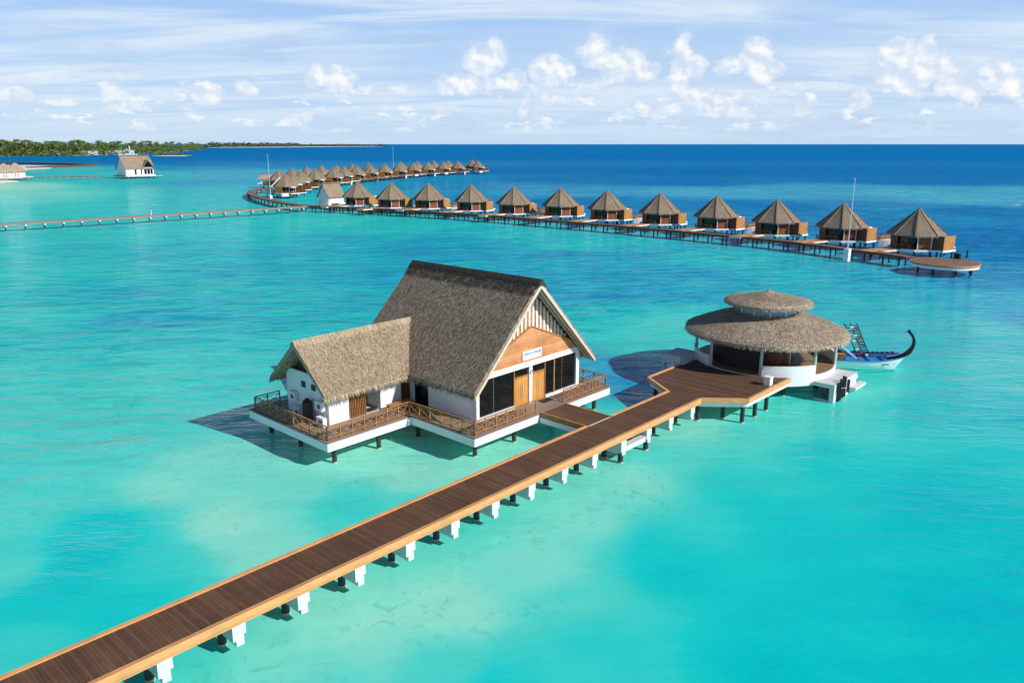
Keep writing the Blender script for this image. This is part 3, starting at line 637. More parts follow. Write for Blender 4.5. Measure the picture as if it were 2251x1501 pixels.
# boat landings either side
def landing(sgn, name, label):
    o = (67.5, 30 - sgn * 7, 0); t = thing(name, W(o[0], o[1]), UA, label, 'landing stage')
    y = lambda d: 30 - sgn * d
    def bx(x0, x1, d0, d1, z0, z1, nm, mt):
        m = MB(*o); a, b = sorted((y(d0), y(d1))); m.box(x0, x1, a, b, z0, z1); return m.build(nm, mt, t)
    bx(64.9, 70.2, 6.0, 7.75, 1.25, 1.6, 'slab', 'white_concrete')
    for x0, x1 in ((64.9, 65.3), (69.8, 70.2)): bx(x0, x1, 7.35, 7.75, -1.7, 1.248, 'leg', 'white_concrete')
    bx(65.3, 69.8, 7.5, 7.75, .0, 1.248, 'front_wall', 'white_concrete')
    bx(66.3, 66.5, 6.0, 7.5, -1.0, 1.248, 'shade_panel', 'grey_pile')  # dark panel added so the opening under the slab looks shaded
    bx(64.95, 65.2, 6.0, 7.35, -.05, .1, 'low_beam', 'white_concrete')
    bx(68.6, 71.2, 7.753, 8.3, .35, .6, 'step', 'white_concrete'); pass
    bx(70.203, 71.0, 6.2, 7.6, .9, 1.2, 'step', 'white_concrete')
    for i, (z0, z1) in enumerate(((.85, 1.75), (.95, 1.95), (1.05, 2.1), (.95, 1.9), (.3, 1.45))):
        m = MB(*o); x = 65.45 + i * .55 + (.35 if i == 4 else 0); m.tube((x, y(7.87), z0), (x, y(7.87), z1), .1, n=10); m.build('fender', 'black_rubber', t)
    for i, (z0, z1) in enumerate(((-.1, .8), (-.05, .9), (.1, .95), (.1, .85))):
        m = MB(*o); x = 65.62 + i * .5; m.tube((x, y(7.87), z0), (x, y(7.87), z1), .1, n=10); m.build('fender', 'black_rubber', t)
landing(1, 'landing_stage', 'white concrete boat landing with black rubber fenders beside the round pavilion')
t = thing('landing_stage', W(62, 35.6), UA, 'pale boxy concrete landing half hidden left of the round pavilion', 'landing stage')
m = MB(62, 35.6, 0); m.box(60.6, 63.3, 34.7, 36.6, 1.9, 2.7); m.build('slab', 'white_concrete', t)
for x in (60.6, 63.0):
    for yy in (34.7, 36.3): m = MB(62, 35.6, 0); m.box(x, x + .3, yy, yy + .3, -1.7, 1.898); m.build('leg', 'white_concrete', t)

# ================================================================== DHONI BOAT
bd = Vector((-.985, .17, 0)); BA = math.atan2(bd.y, bd.x)      # local +x runs from the bow to the stern
boat = thing('wooden_boat', (38.9, 73.6, 0), BA, 'white and blue wooden boat with tall curved black prow moored behind the round pavilion', 'boat')
Lb = 13.0; NS = 26
def half(t): return 1.9 * (math.sin(math.pi * min(1, t * 1.05 + .02)) ** .55 if t < .5 else 1.0 - .45 * ((t - .5) / .5) ** 2)
def sheer(t): return .95 + .45 * (1 - t / .3) ** 2 if t < .3 else .95 + .25 * max(0, (t - .6) / .4) ** 2
m = MB(); rows = []
for i in range(NS + 1):
    t = i / NS; b = max(.03, half(t)) if 0 < t else .03; z = sheer(t); x = t * Lb
    rake = (1 - t / .15) * 1.1 if t < .15 else 0
    sec = [(x - .1, b, z), (x + rake * .35, b * .93, z * .55), (x + rake * .8, b * .75, .02), (x + rake, b * .4, -.28), (x + rake, 0, -.4), (x + rake, -b * .4, -.28), (x + rake * .8, -b * .75, .02), (x + rake * .35, -b * .93, z * .55), (x - .1, -b, z)]
    rows.append(sec)
vs = [p for r in rows for p in r]; fs = []; mi = []
for i in range(NS):
    for j in range(8): fs.append((i*9+j, (i+1)*9+j, (i+1)*9+j+1, i*9+j+1)); mi.append(1 if j in (2, 3, 4, 5) else 0)
m.v = vs; m.f = fs + [tuple(range(NS*9, NS*9+9))]; m.m = mi + [0]; m.build('hull', ['hull_white', 'black_lacquer'], boat, smooth=True)
for s in (-1, 1):
    m = MB()
    for i in range(1, NS): m.bar((i/NS*Lb - .1, s*half(i/NS), sheer(i/NS)+.03), ((i+1)/NS*Lb - .1, s*half((i+1)/NS), sheer((i+1)/NS)+.03), .12, .08)
    m.build('gunwale', 'blue_paint', boat)
m = MB()
for i in range(2, NS):
    a, b2 = i/NS, (i+1)/NS
    m.add([(a*Lb, -half(a)*.95, .72), (b2*Lb+.001, -half(b2)*.95, .72), (b2*Lb+.001, half(b2)*.95, .72), (a*Lb, half(a)*.95, .72)], [(0,1,2,3)])
m.build('deck', 'blue_paint', boat)
for x in (1.9, 3.3): m = MB(); m.box(x, x + .22, -half(x/Lb)*.9, half(x/Lb)*.9, .86, .92); m.build('thwart', 'blue_paint', boat)
for i in range(9):
    m = MB(); x = .9 + i * .42; m.box(x, x + .32, -half(x/Lb) - .02, -half(x/Lb) + .16, sheer(x/Lb) + .0, sheer(x/Lb) + .2); m.build('cushion', 'navy_cloth', boat)
m = MB(); m.tube((1.9, 0, .72), (1.9, 0, 1.25), .07); m.tube((1.65, 0, 1.05), (2.15, 0, 1.05), .05); m.build('mooring_post', 'navy_cloth', boat)
# prow: a flat curved blade growing out of the stem
pc = [(1.9, .98, .16), (1.0, 1.08, .34), (.3, 1.28, .52), (-.22, 1.72, .50), (-.48, 2.2, .36), (-.55, 2.65, .30), (-.48, 3.05, .26), (-.28, 3.4, .24), (-.02, 3.68, .27), (.12, 3.85, .34)]
m = MB(); P_ = []
for i, (x, z, wd) in enumerate(pc):
    a = Vector((pc[max(0, i-1)][0], 0, pc[max(0, i-1)][1])); b = Vector((pc[min(len(pc)-1, i+1)][0], 0, pc[min(len(pc)-1, i+1)][1])); d = (b - a).normalized(); nn = Vector((-d.z, 0, d.x)) * wd * .5
    c = Vector((x, 0, z)); P_ += [c + nn + Vector((0, .05, 0)), c + nn - Vector((0, .05, 0)), c - nn - Vector((0, .05, 0)), c - nn + Vector((0, .05, 0))]
m.add(P_, [(i*4+j, i*4+(j+1) % 4, i*4+4+(j+1) % 4, i*4+4+j) for i in range(len(pc)-1) for j in range(4)] + [(0,1,2,3), (len(P_)-1, len(P_)-2, len(P_)-3, len(P_)-4)])
m.build('prow', 'black_lacquer', boat)
m = MB()
for i in range(len(pc) - 1):
    a = Vector(P_[i*4+2]).lerp(Vector(P_[i*4+3]), .5); b = Vector(P_[i*4+6]).lerp(Vector(P_[i*4+7]), .5); m.bar(a, b, .05, .05)
m.build('prow_trim', 'white_paint', boat)
m = MB(); m.box(1.9, 3.1, 1.35, 1.38, .62, .72); o = m.build('name_plate', 'grey_pile', boat); o.location = (0, 0.06, 0)
m = MB(); m.box(5.9, 9.5, -1.1, 1.1, .73, 1.35); m.build('cabin', 'ramp_wood', boat)
m = MB(); m.add([(5.2, -1.3, 1.1), (5.2, .3, 1.1), (8.5, .3, 2.6), (8.5, -1.3, 2.6), (5.2, -1.3, 1.0), (5.2, .3, 1.0), (8.5, .3, 2.5), (8.5, -1.3, 2.5)], [(0,1,2,3), (7,6,5,4), (0,4,5,1), (1,5,6,2), (2,6,7,3), (3,7,4,0)]); m.build('awning', 'interior_dark', boat)
def slanted(nm, y0, y1, x0, z0, x1, z1, mt, t=.08):
    m = MB(); d = Vector((x1-x0, 0, z1-z0)); nn = Vector((-d.z, 0, d.x)).normalized() * t
    a = [Vector((x0, y0, z0)), Vector((x0, y1, z0)), Vector((x1, y1, z1)), Vector((x1, y0, z1))]; m.add(a + [p + nn for p in a], [(3,2,1,0), (4,5,6,7), (0,1,5,4), (1,2,6,5), (2,3,7,6), (3,0,4,7)]); return m.build(nm, mt, boat)
slanted('side_panel', .95, 1.45, 4.9, .95, 6.6, 2.3, 'blue_paint'); slanted('side_panel', 1.0, 1.15, 4.86, 1.0, 6.55, 2.35, 'white_paint', .1); slanted('side_panel', 1.3, 1.38, 4.86, 1.0, 6.55, 2.35, 'white_paint', .1)
slanted('panel_foot', .9, 1.5, 4.6, .74, 4.95, 1.0, 'red_paint', .25)
slanted('canopy_panel', -1.3, .4, 5.6, 3.4, 6.9, 4.05, 'white_cloth'); slanted('canopy_panel', -1.3, .4, 6.9, 4.05, 7.3, 4.25, 'blue_paint')
m = MB()
A0, A1 = Vector((3.1, 0, .8)), Vector((4.7, 0, 4.15))
for xx in (0, .6, 1.2): m.bar(A0 + Vector((xx, -.9, 0)), A1 + Vector((xx, -.9, 0)), .08, .08)
for i in range(12):
    p = A0.lerp(A1, (i + .3) / 12); m.bar(p + Vector((0, -.9, 0)), p + Vector((1.2, -.9, 0)), .06, .06)
    if i < 11: q = A0.lerp(A1, (i + 1.3) / 12); m.bar(p + Vector((0, -.9, 0)), q + Vector((.6, -.9, 0)), .05, .05)
m.build('lattice_frame', 'black_lacquer', boat)
m = MB()
for i in range(11):
    p = A0.lerp(A1, (i + .55) / 12); m.box(p.x + .1 + (i % 3) * .35, p.x + .38 + (i % 3) * .35, -.96, -.84, p.z - .09, p.z + .14, (0, 2, 0, 1, 2)[i % 5])
m.build('lattice_infill', ['white_paint', 'blue_paint', 'red_paint'], boat)

DEPTHS = [(-1000.7,7779.9,1.0),(1661.9,7779.9,1.0),(4768.2,7779.9,1.0),(-1261.7,3533.3,1.0),(-875.1,1491.7,0.93),(-704.5,1491.7,0.95),(-647.8,2157.1,1.0),(-151.6,1174.1,0.97),(296.8,1384.8,1.0),(851.5,1384.8,1.0),(9.4,665.7,0.93),(136.2,632.7,0.97),(318.1,632.7,0.95),(21.2,493.6,0.86),(100.1,463.5,0.9),(239.5,475.1,0.9),(76.9,354.9,0.6),(-6.0,404.3,0.7),(35.9,354.9,0.66),(112.8,339.0,0.62),(152.7,391.7,0.64),(179.7,354.9,0.58),(227.1,365.2,0.62),(135.5,282.9,0.74),(21.6,298.6,0.84),(87.5,287.2,0.84),(153.6,257.5,0.84),(175.8,311.0,0.58),(115.8,240.9,0.78),(49.5,311.0,0.8),(117.4,186.3,0.86),(98.1,154.7,0.82),(75.0,123.0,0.68),(84.2,132.1,0.7),(66.9,101.8,0.64),(55.8,82.4,0.52),(106.7,177.3,0.85),(-56.2,226.2,0.36),(-33.4,207.2,0.42),(-2.9,194.1,0.46),(17.8,173.1,0.46),(40.8,145.4,0.48),(52.9,132.1,0.5),(62.4,127.4,0.55),(-12.8,173.1,0.58),(15.3,148.4,0.6),(25.0,129.7,0.6),(-60.4,196.2,0.42),(-46.5,186.3,0.5),(-11.2,151.5,0.58),(18.9,115.0,0.6),(9.8,132.1,0.58),(13.4,98.9,0.5),(18.1,92.3,0.3),(13.7,82.4,0.33),(11.0,68.9,0.66),(9.6,76.8,0.52),(12.9,66.2,0.6),(17.8,82.4,0.4),(48.7,104.8,0.52),(61.6,111.4,0.58),(53.7,91.1,0.44),(47.1,75.1,0.46),(40.9,61.3,0.46),(33.3,61.3,0.44),(27.6,44.2,0.47),(16.9,38.6,0.43),(8.9,36.2,0.41),(22.0,30.5,0.48),(11.8,30.5,0.45),(3.6,30.5,0.34),(4.6,41.2,0.14),(1.8,36.2,0.13),(-2.7,32.2,0.1),(-6.7,30.5,0.12),(-2.5,28.9,0.22),(-0.5,27.4,0.34),(-8.1,28.0,0.18),(8.2,38.6,0.36),(2.8,33.3,0.22),(12.2,51.5,0.24),(13.1,56.0,0.13),(22.6,58.0,0.22),(27.6,61.3,0.26),(31.1,64.9,0.2),(18.4,56.0,0.2),(14.4,47.6,0.37),(8.2,46.9,0.16),(21.9,51.5,0.4),(15.6,59.1,0.12),(-22.6,45.5,0.12),(-16.7,41.2,0.08),(-13.2,38.6,0.12),(-13.8,45.5,0.16),(-12.2,51.5,0.08),(-6.8,47.6,0.1),(-6.3,43.6,0.24),(-9.7,43.6,0.3),(-2.5,51.5,0.1),(-9.5,55.1,0.1),(-23.8,38.6,0.45),(-23.9,41.2,0.42),(-23.1,34.1,0.4),(-19.2,32.9,0.38),(-23.5,36.7,0.47),(-28.6,41.2,0.24),(-25.6,36.2,0.2),(-21.8,30.5,0.32),(-35.9,51.5,0.32),(-30.1,51.5,0.27),(-29.4,57.0,0.36),(-21.6,50.7,0.16),(-19.1,36.7,0.33),(-42.7,67.6,0.35),(-34.4,67.6,0.34),(-26.0,67.6,0.4),(-59.4,96.2,0.4),(-47.8,96.2,0.56),(-43.7,108.0,0.52),(-60.1,115.0,0.52),(-80.4,132.1,0.42),(-41.2,132.1,0.52),(-38.9,154.7,0.52),(-66.2,154.7,0.48),(-21.6,132.1,0.54),(-92.1,169.1,0.44),(-112.0,177.3,0.4),(-30.4,96.2,0.5),(-26.0,101.8,0.5),(-30.0,78.6,0.38),(-45.3,80.4,0.42),(-21.5,61.3,0.3),(-159.1,266.7,0.36),(-130.9,311.0,0.45),(-220.7,463.5,0.48),(-134.7,372.4,0.5),(-180.6,463.5,0.6),(-215.1,339.0,0.16),(-266.1,413.1,0.05),(-302.0,567.0,0.42),(-303.7,729.0,0.7),(-348.6,899.8,0.8),(-568.8,967.7,0.85),(-199.4,311.0,0.2),(-145.0,233.3,0.38),(-105.6,233.3,0.42),(-405.6,702.3,0.42),(-343.6,612.4,0.45),(-555.0,1106.7,0.92),(-535.3,1384.8,0.95),(-257.9,1384.8,0.98),(-196.7,805.5,0.78),(-234.5,859.6,0.8),(-278.8,859.6,0.78),(-33.5,463.5,0.74),(-78.4,493.6,0.74),(-46.6,413.1,0.68),(-95.0,463.5,0.62),(-99.4,404.3,0.5),(-87.6,311.0,0.45),(-199.2,612.4,0.6),(-109.2,311.0,0.5),(32.6,248.9,0.78),(54.4,219.5,0.76),(-13.6,311.0,0.76),(-80,-40,0.4),(80,-40,0.45),(0,-60,0.42),(-60,20,0.4),(70,20,0.45),(300,50,0.8),(-300,50,0.5),(0,-600,0.9),(900,0,1),(-900,0,0.9)]

# ================================================================== WATER AND SEABED
def lagoon():
    pts = np.array(DEPTHS); H = 21.5
    key = lambda x, y: np.stack([np.arctan2(x, y) * 2.1, 1.9 * np.log(np.hypot(x, y) + 1)], -1)
    KP = key(pts[:, 0], pts[:, 1])
    NA = 420; rad = [0.0] + list(np.geomspace(4, 3000, 190)) + list(np.geomspace(3400, 90000, 26))
    ang = np.linspace(-math.pi, math.pi, NA, endpoint=False)
    RR, AA = np.meshgrid(rad[1:], ang, indexing='ij'); X = RR * np.sin(AA); Y = RR * np.cos(AA)
    K = key(X.ravel(), Y.ravel()); D = np.empty(len(K))
    for s in range(0, len(K), 4000):
        d = K[s:s+4000, None, :] - KP[None]; d[..., 0] = (d[..., 0] + 2.1 * math.pi) % (4.2 * math.pi) - 2.1 * math.pi
        w = 1 / ((d ** 2).sum(-1) + .0009) ** 1.9; D[s:s+4000] = (w * pts[:, 2]).sum(1) / w.sum(1)
    far = np.clip((np.log(RR.ravel()) - math.log(900)) / (math.log(2500) - math.log(900)), 0, 1); D = D * (1 - far) + far
    n = len(D); v = np.zeros((n + 1, 3)); v[1:, 0] = X.ravel(); v[1:, 1] = Y.ravel(); D = np.concatenate([[.4], D])
    fs = [(0, 1 + (i + 1) % NA, 1 + i) for i in range(NA)]
    for r in range(len(rad) - 2):
        b = 1 + r * NA; c = b + NA
        fs += [(b + i, b + (i + 1) % NA, c + (i + 1) % NA, c + i) for i in range(NA)]
    me = bpy.data.meshes.new('water'); me.from_pydata(v.tolist(), [], fs); me.materials.append(MAT['water'])
    at = me.attributes.new('depth', 'FLOAT', 'POINT'); at.data.foreach_set('value', D)
    me.update()
    if me.polygons[500].normal.z < 0: me.flip_normals()
    o = bpy.data.objects.new('water', me); scene.collection.objects.link(o); return structure(o)
lagoon()
m = MB(); m.add([(-900, -300, -1.6), (900, -300, -1.6), (900, 1200, -1.6), (-900, 1200, -1.6)], [(0, 1, 2, 3)]); structure(m.build('seabed', 'seabed_sand'))

# ================================================================== BUNGALOWS
def octo(r, a0): return [(r * math.cos(R(a0 + 45 * i)), r * math.sin(R(a0 + 45 * i))) for i in range(8)]
OA = -13.6
def bungalow(kind):
    t = thing('bungalow', (0, 0, 0), 0, '', 'bungalow'); f = octo(5.0, OA)
    m = MB(); m.prism(f, 1.75, 2.1); m.build('platform', 'white_paint', t)
    m = MB(); m.prism(octo(4.93, OA), 2.1, 2.14); m.build('floor', 'row_deck_wood', t)
    w = octo(4.35, OA); names = {}
    for i in range(8):
        a = Vector((*w[i], 0)); b = Vector((*w[(i + 1) % 8], 0)); mid = (a + b) / 2; nrm = mid.normalized(); deg = (OA + 22.5 + 45 * i + 180) % 360 - 180
        m = MB()
        if abs(deg + 36.1) < 5:          # door side
            for q in (.12, .88):
                p = a.lerp(b, q) + nrm * .12; g = MB(); g.tube((p.x, p.y, 2.14), (p.x, p.y, 4.75), .10, n=8); g.build('post', 'white_paint', t)
            p = a.lerp(b, .14); q = a.lerp(b, .86); m.bar((p.x, p.y, 3.4), (q.x, q.y, 3.4), .1, 2.5); dd = m.build('door', 'red_door_wood', t)
        elif abs(deg + 81.1) < 5:        # open porch in front of dark glass
            m.bar((a.x*.86, a.y*.86, 3.45), (b.x*.86, b.y*.86, 3.45), .08, 2.6); m.build('window', 'dark_glass', t)
            railing(t, (a.x*1.06, a.y*1.06), (b.lerp(a,.3).x*1.06, b.lerp(a,.3).y*1.06), 2, (0,0,0), 2.14, 'dark_rail_wood', .9, 'railing', .09)
        elif abs(deg - 8.9) < 5:
            m.bar((a.x*.9, a.y*.9, 3.45), (b.x*.9, b.y*.9, 3.45), .08, 2.6); m.build('window', 'dark_glass', t)
            railing(t, (a.x*1.1, a.y*1.1), (a.lerp(b,.45).x*1.1, a.lerp(b,.45).y*1.1), 2, (0,0,0), 2.14, 'dark_rail_wood', .9, 'railing', .09)
        elif abs(deg - 98.9) < 5 or abs(deg - 53.9) < 5:
            m.bar((a.x, a.y, 3.4), (b.x, b.y, 3.4), .08, 2.5); m.build('window', 'dark_glass', t)
            p = a.lerp(b, .5) * 1.02; g = MB(); g.bar((p.x, p.y, 2.14), (p.x, p.y, 4.7), .5, .12); g.build('post', 'white_paint', t)
        else:
            m.bar((a.x, a.y, 3.45), (b.x, b.y, 3.45), .12, 2.6); m.build('wall', 'dark_wall_wood', t)
    # roof
    RA = 9.55; r = octo(5.3, OA); m = MB()
    top = (0, 0, RA)
    for i in range(8):
        a, b = r[i], r[(i + 1) % 8]
        m.add([(*a, 4.72), (*b, 4.72), top], [(0, 1, 2)]); m.add([(*a, 4.5), (*b, 4.5), (*b, 4.72), (*a, 4.72)], [(0, 1, 2, 3)])
        m.add([(*a, 4.5), (a[0]*.8, a[1]*.8, 5.1), (b[0]*.8, b[1]*.8, 5.1), (*b, 4.5)], [(0, 1, 2, 3)])
    rf = m.build('roof', 'brown_thatch', t)
    m = MB()
    for i in range(8):
        a, b = Vector((*r[i], 4.72)), Vector((*r[(i + 1) % 8], 4.72)); blades(m, a, b, Vector(top) * .97 + a * .03, Vector(top) * .97 + b * .03, 330, .5, .09, 0, .06)
        fringe(m, [a - Vector((0, 0, .14)), b - Vector((0, 0, .14))], lambda p: (p[0], p[1], 0), .3, .07)
    m.build('loose_thatch', ['brown_thatch', 'straw_brown_dark', 'straw_brown_light'], rf)
    m = MB()
    for i in range(8):
        a = Vector((*r[i], 4.74)); m.bar(Vector(top) + Vector((0, 0, -.02)), a * 1.003, .34, .16)
    m.lathe([(.34, RA - .32), (.16, RA + .02), (.05, RA + .22), (0, RA + .24)], 0, 0, 10); m.build('hip_cap', 'brown_thatch', rf)
    # side screen box
    m = MB(); m.box(6.08, 6.2, -.95, 2.6, 2.12, 4.75); m.build('screen', 'screen_wood', t)
    m = MB(); m.box(3.9, 6.08, -.95, -.85, 2.12, 4.7); m.build('screen', 'dark_wall_wood', t)  # shade on this face of the box is put into the darker wood
    m = MB(); m.box(3.8, 6.25, -1.0, 3.2, 1.75, 2.115); m.build('side_platform', 'white_paint', t)
    # rear terrace
    xr = 7.0 if kind else 3.6
    m = MB(); m.box(-3.2, xr, 3.2, 7.6, 1.8, 2.08); m.build('terrace', 'white_paint', t)
    m = MB(); m.box(-3.1, xr - .1, 3.25, 7.5, 2.08, 2.12); m.build('terrace_deck', 'row_deck_wood', t)
    if kind: railing(t, (6.9, 3.3), (6.9, 7.5), 4, (0,0,0), 2.12, 'railing_wood', .9, 'railing', .1)
    if kind: railing(t, (3.6, 7.5), (6.9, 7.5), 3, (0,0,0), 2.12, 'railing_wood', .9, 'railing', .1)
    m = MB(); m.box(-3.1, -3.0, 3.3, 7.5, 2.12, 4.2); m.build('screen', 'screen_wood', t)
    if kind == 1:
        m = MB(); m.prism([(7.02 + (1.9 if i < 7 else 0) * math.sin(math.pi * i / 6) if i < 7 else 7.02, 2.4 + i * .65) for i in range(7)] , .95, 2.2); m.build('plunge_pool', 'white_paint', t)
    elif kind == 2:
        m = MB(); m.bar((6.2, 7.6, 1.9), (8.6, 8.6, .3), .9, .12); m.build('stairs', 'white_paint', t)
    # link ramp from the boardwalk
    m = MB(); m.prism([(-3.3, -13.2), (-.5, -13.2), (.2, -4.4), (-2.4, -4.2)], 1.95, 2.10); m.build('ramp', 'ramp_wood', t)
    m = MB(); m.prism([(-3.26, -13.1), (-.54, -13.1), (.16, -4.6), (-2.36, -4.6)], 1.7, 1.948); m.build('ramp_fascia', 'white_paint', t)
    if kind:      # parasol and loungers out on the terrace
        m = MB(); m.tube((2.4, 5.4, 2.12), (2.4, 5.4, 4.5), .05, n=6); m.lathe([(1.5, 4.2), (.1, 4.75), (0, 4.78)], 2.4, 5.4, 8); m.build('parasol', 'white_cloth', t)
        for yy in (4.3, 6.5): m = MB(); m.box(3.4, 5.2, yy, yy + .7, 2.3, 2.48); m.add([(5.2, yy, 2.4), (5.2, yy + .7, 2.4), (5.9, yy + .7, 3.0), (5.9, yy, 3.0)], [(0,1,2,3)]); m.build('lounger', 'yellow_cushion', t)
    for x, y in [(3.9*math.cos(R(OA+45*i)), 3.9*math.sin(R(OA+45*i))) for i in range(8)] + [(0, 0), (5.6, -.4), (5.8, 2.8), (6.4, 7), (2, 7), (-2.6, 7), (-1.6, -8.2), (-1.6, -11)]:
        pile(t, x, y, (0,0,0), 1.74, .17, n=8)
    return t
protos_b = [bungalow(0), bungalow(1), bungalow(2)]
used = {}
def put_bungalow(kind, x, y, az, label, group, s=1.0):
    kind = int(kind); p = protos_b[kind]
    if kind not in used: o = p; used[kind] = 1
    else: o = copy_tree(p)
    o.location = (x, y, 0); o.rotation_euler = (0, 0, R(90 - az)); o.scale = (s, s, s); tag(o, label, 'bungalow', group); return o
ROW = [(-51.1,260.8,127),(-38.5,251.5,121),(-26.3,248.5,119),(-12.4,240.1,123),(0.6,229.6,125),(13.8,222.3,127),(25.7,211.2,132),(37.7,199.2,134),(49.3,188.4,137),(59.6,175.8,139),(69.9,164.7,143),(78.4,150.4,149)]
ORD = ['first','second','third','fourth','fifth','sixth','seventh','eighth','ninth','tenth','eleventh','twelfth','thirteenth','fourteenth','fifteenth']
for i, (x, y, az) in enumerate(ROW):
    if i == 11: lb = 'last thatched bungalow of the near row, beside the round end deck'
    elif i == 0: lb = 'leftmost thatched bungalow of the near row, right against the white gabled service hut'
    elif i == 10: lb = 'thatched bungalow in the near row standing behind the tall pole with white base'
    else: lb = f'thatched bungalow with orange side screen, {ORD[i]} from the white service hut along the near row'
    put_bungalow(i % 2 == 0, x, y, az, lb, 'bungalows along the near boardwalk')
def azd(px, d):      # direction of a spot given by its bearing offset, at distance d
    a = math.atan((px - 1125.5) / 1754.3); return d * math.sin(a), d * math.cos(a)
FR = [(622,340),(638,362),(656,384),(690,405),(730,428),(754,445),(782,465),(812,485),(844,503),(876,520),(908,536),(940,551),(974,566),(1006,580),(1050,597)]
BK = [(608,400),(638,425),(671,447),(704,467),(737,486),(772,505),(808,523),(880,562),(916,580),(953,597),(984,612),(1038,634)]
for i, (px, d) in enumerate(FR):
    x, y = azd(px, d); lb = ('largest thatched bungalow of the distant cluster, beside the tall white mast' if i == 0 else
        'thatched bungalow at the far right tip of the distant cluster' if i == 14 else f'distant bungalow with sunlit terrace, {ORD[i]} from the left in the cluster front row')
    put_bungalow(1 + i % 2, x, y, 197 + 4 * (i < 4), lb, 'front row of the distant bungalow cluster')
for i, (px, d) in enumerate(BK):
    x, y = azd(px, d); put_bungalow(False, x, y, 17, f'distant bungalow showing mostly its roof, {ORD[i]} from the left in the cluster back row', 'back row of the distant bungalow cluster')

# ------------------------------------------------------------------ boardwalks
def boardwalk(name, pts, width, label, spacing=4.0, z=2.0, deckm='row_deck_wood', edgem='brown_barrier', cap=None, rise=.0, r=.16, two=True):
    P2 = [Vector((p[0], p[1], 0)) for p in pts]; o = P2[0]; off = (o.x, o.y, 0); t = thing(name, (o.x, o.y, 0), 0, label, 'boardwalk')
    # resample
    L = [0.]
    for a, b in zip(P2, P2[1:]): L.append(L[-1] + (b - a).length)
    def at(s):
        s = max(0, min(L[-1], s))
        for i in range(len(P2) - 1):
            if s <= L[i + 1] + 1e-6: return P2[i].lerp(P2[i + 1], (s - L[i]) / max(1e-6, L[i + 1] - L[i]))
    n = max(2, int(L[-1] / 3)); C = [at(L[-1] * i / n) for i in range(n + 1)]; N = []
    for i in range(n + 1):
        d = (C[min(n, i + 2)] - C[max(0, i - 2)]).normalized(); N.append(Vector((-d.y, d.x, 0)))
    def strip(nm, s0, s1, z0, z1, mt):
        m = MB(*off); vs = []
        for c, nn in zip(C, N):
            a = c + nn * s0; b = c + nn * s1; vs += [(a.x, a.y, z0), (b.x, b.y, z0), (b.x, b.y, z1), (a.x, a.y, z1)]
        m.add(vs, [(i*4+j, i*4+4+j, i*4+4+(j+1) % 4, i*4+(j+1) % 4) for i in range(n) for j in range(4)] + [(0,1,2,3), (n*4+3, n*4+2, n*4+1, n*4)]); o2 = m.build(nm, mt, t)
        if nm == 'deck':   # lay the planks across the walk
            uv = o2.data.uv_layers[0].data; me = o2.data; run = L[-1] / n
            for p in me.polygons:
                for li in p.loop_indices:
                    vi = me.loops[li].vertex_index; uv[li].uv = (vi // 4 * run, s0 if vi % 4 in (0, 3) else s1)
        return o2
    h = width / 2
    strip('deck', -h, h, z - .1, z, deckm); strip('edge_board', h + .003, h + .15, z - .35, z + .06, edgem); strip('edge_board', -h - .15, -h - .003, z - .35, z + .06, edgem)
    k = int(L[-1] / spacing)
    for i in range(k + 1):
        s = (i + .5) * spacing; c = at(s); 
        if s > L[-1]: break
        j = min(n, int(s / L[-1] * n)); nn = N[j]; d = Vector((nn.y, -nn.x, 0))
        m = MB(*off)
        if cap: 
            for w0, hh, zz in ((.34, .40, z - .30), (.20, .36, z - .68)): m.bar(c - nn * (h + .05) + Vector((0,0,zz - hh/2 + .2)), c + nn * (h + .05) + Vector((0,0,zz - hh/2 + .2)), w0 * 2, hh)
        else: m.bar(c - nn * (h * .95) + Vector((0,0,z-.3)), c + nn * (h * .95) + Vector((0,0,z-.3)), .3, .34)
        b = m.build('cross_beam', cap or 'dark_pile', t)
        if two:
            for q in (-.75, .75): p = c + nn * h * q; pile(b, p.x, p.y, off, z - .32, r, n=8)
        else: pile(b, c.x, c.y, off, z - .8, r, n=8)
    return t
NEAR = [(71.2,137.3),(69.4,142.2),(65.6,147.6),(60.6,156.2),(55.0,164.0),(47.8,171.5),(40.0,179.5),(30.6,189.0),(21.0,197.6),(11.0,206.3),(-1.0,217.0),(-12.0,225.5),(-22.0,232.2),(-32.0,238.6),(-42.0,244.6),(-54.0,250.2),(-66.5,256.2)]
boardwalk('boardwalk', NEAR, 2.2, 'brown boardwalk on dark piles running in front of the near row of bungalows', 3.7)
boardwalk('boardwalk', [(-66.8,256.4),(-72.5,261.5),(-80,272),(-90,288),(-100,306),(-108,324),(-112.5,340),(-113,352),(-110,366),(-104,384),(-97,405),(-90,430),(-83,455),(-75,485),(-66,520),(-56,555),(-46,585),(-36,612)], 2.6, 'curved boardwalk sweeping round behind the tall mast to the distant bungalow cluster', 5.2)
boardwalk('boardwalk', [(-175,154.5),(-128.7,196.6),(-104.5,218.1),(-72,249.6),(-66.9,254.4)], 2.2, 'straight narrow boardwalk on white T shaped supports crossing the lagoon at the left', 4.35, 2.0, 'row_deck_wood', 'weathered_edge', 'white_concrete', two=False)
boardwalk('boardwalk', [(-330,448),(-305,471.5),(-288,485),(-262,506.5)], 2.2, 'far thin boardwalk on short piles leading to the distant gabled house', 4.2, 1.7, 'ramp_wood', 'brown_barrier', 'white_concrete', two=False)
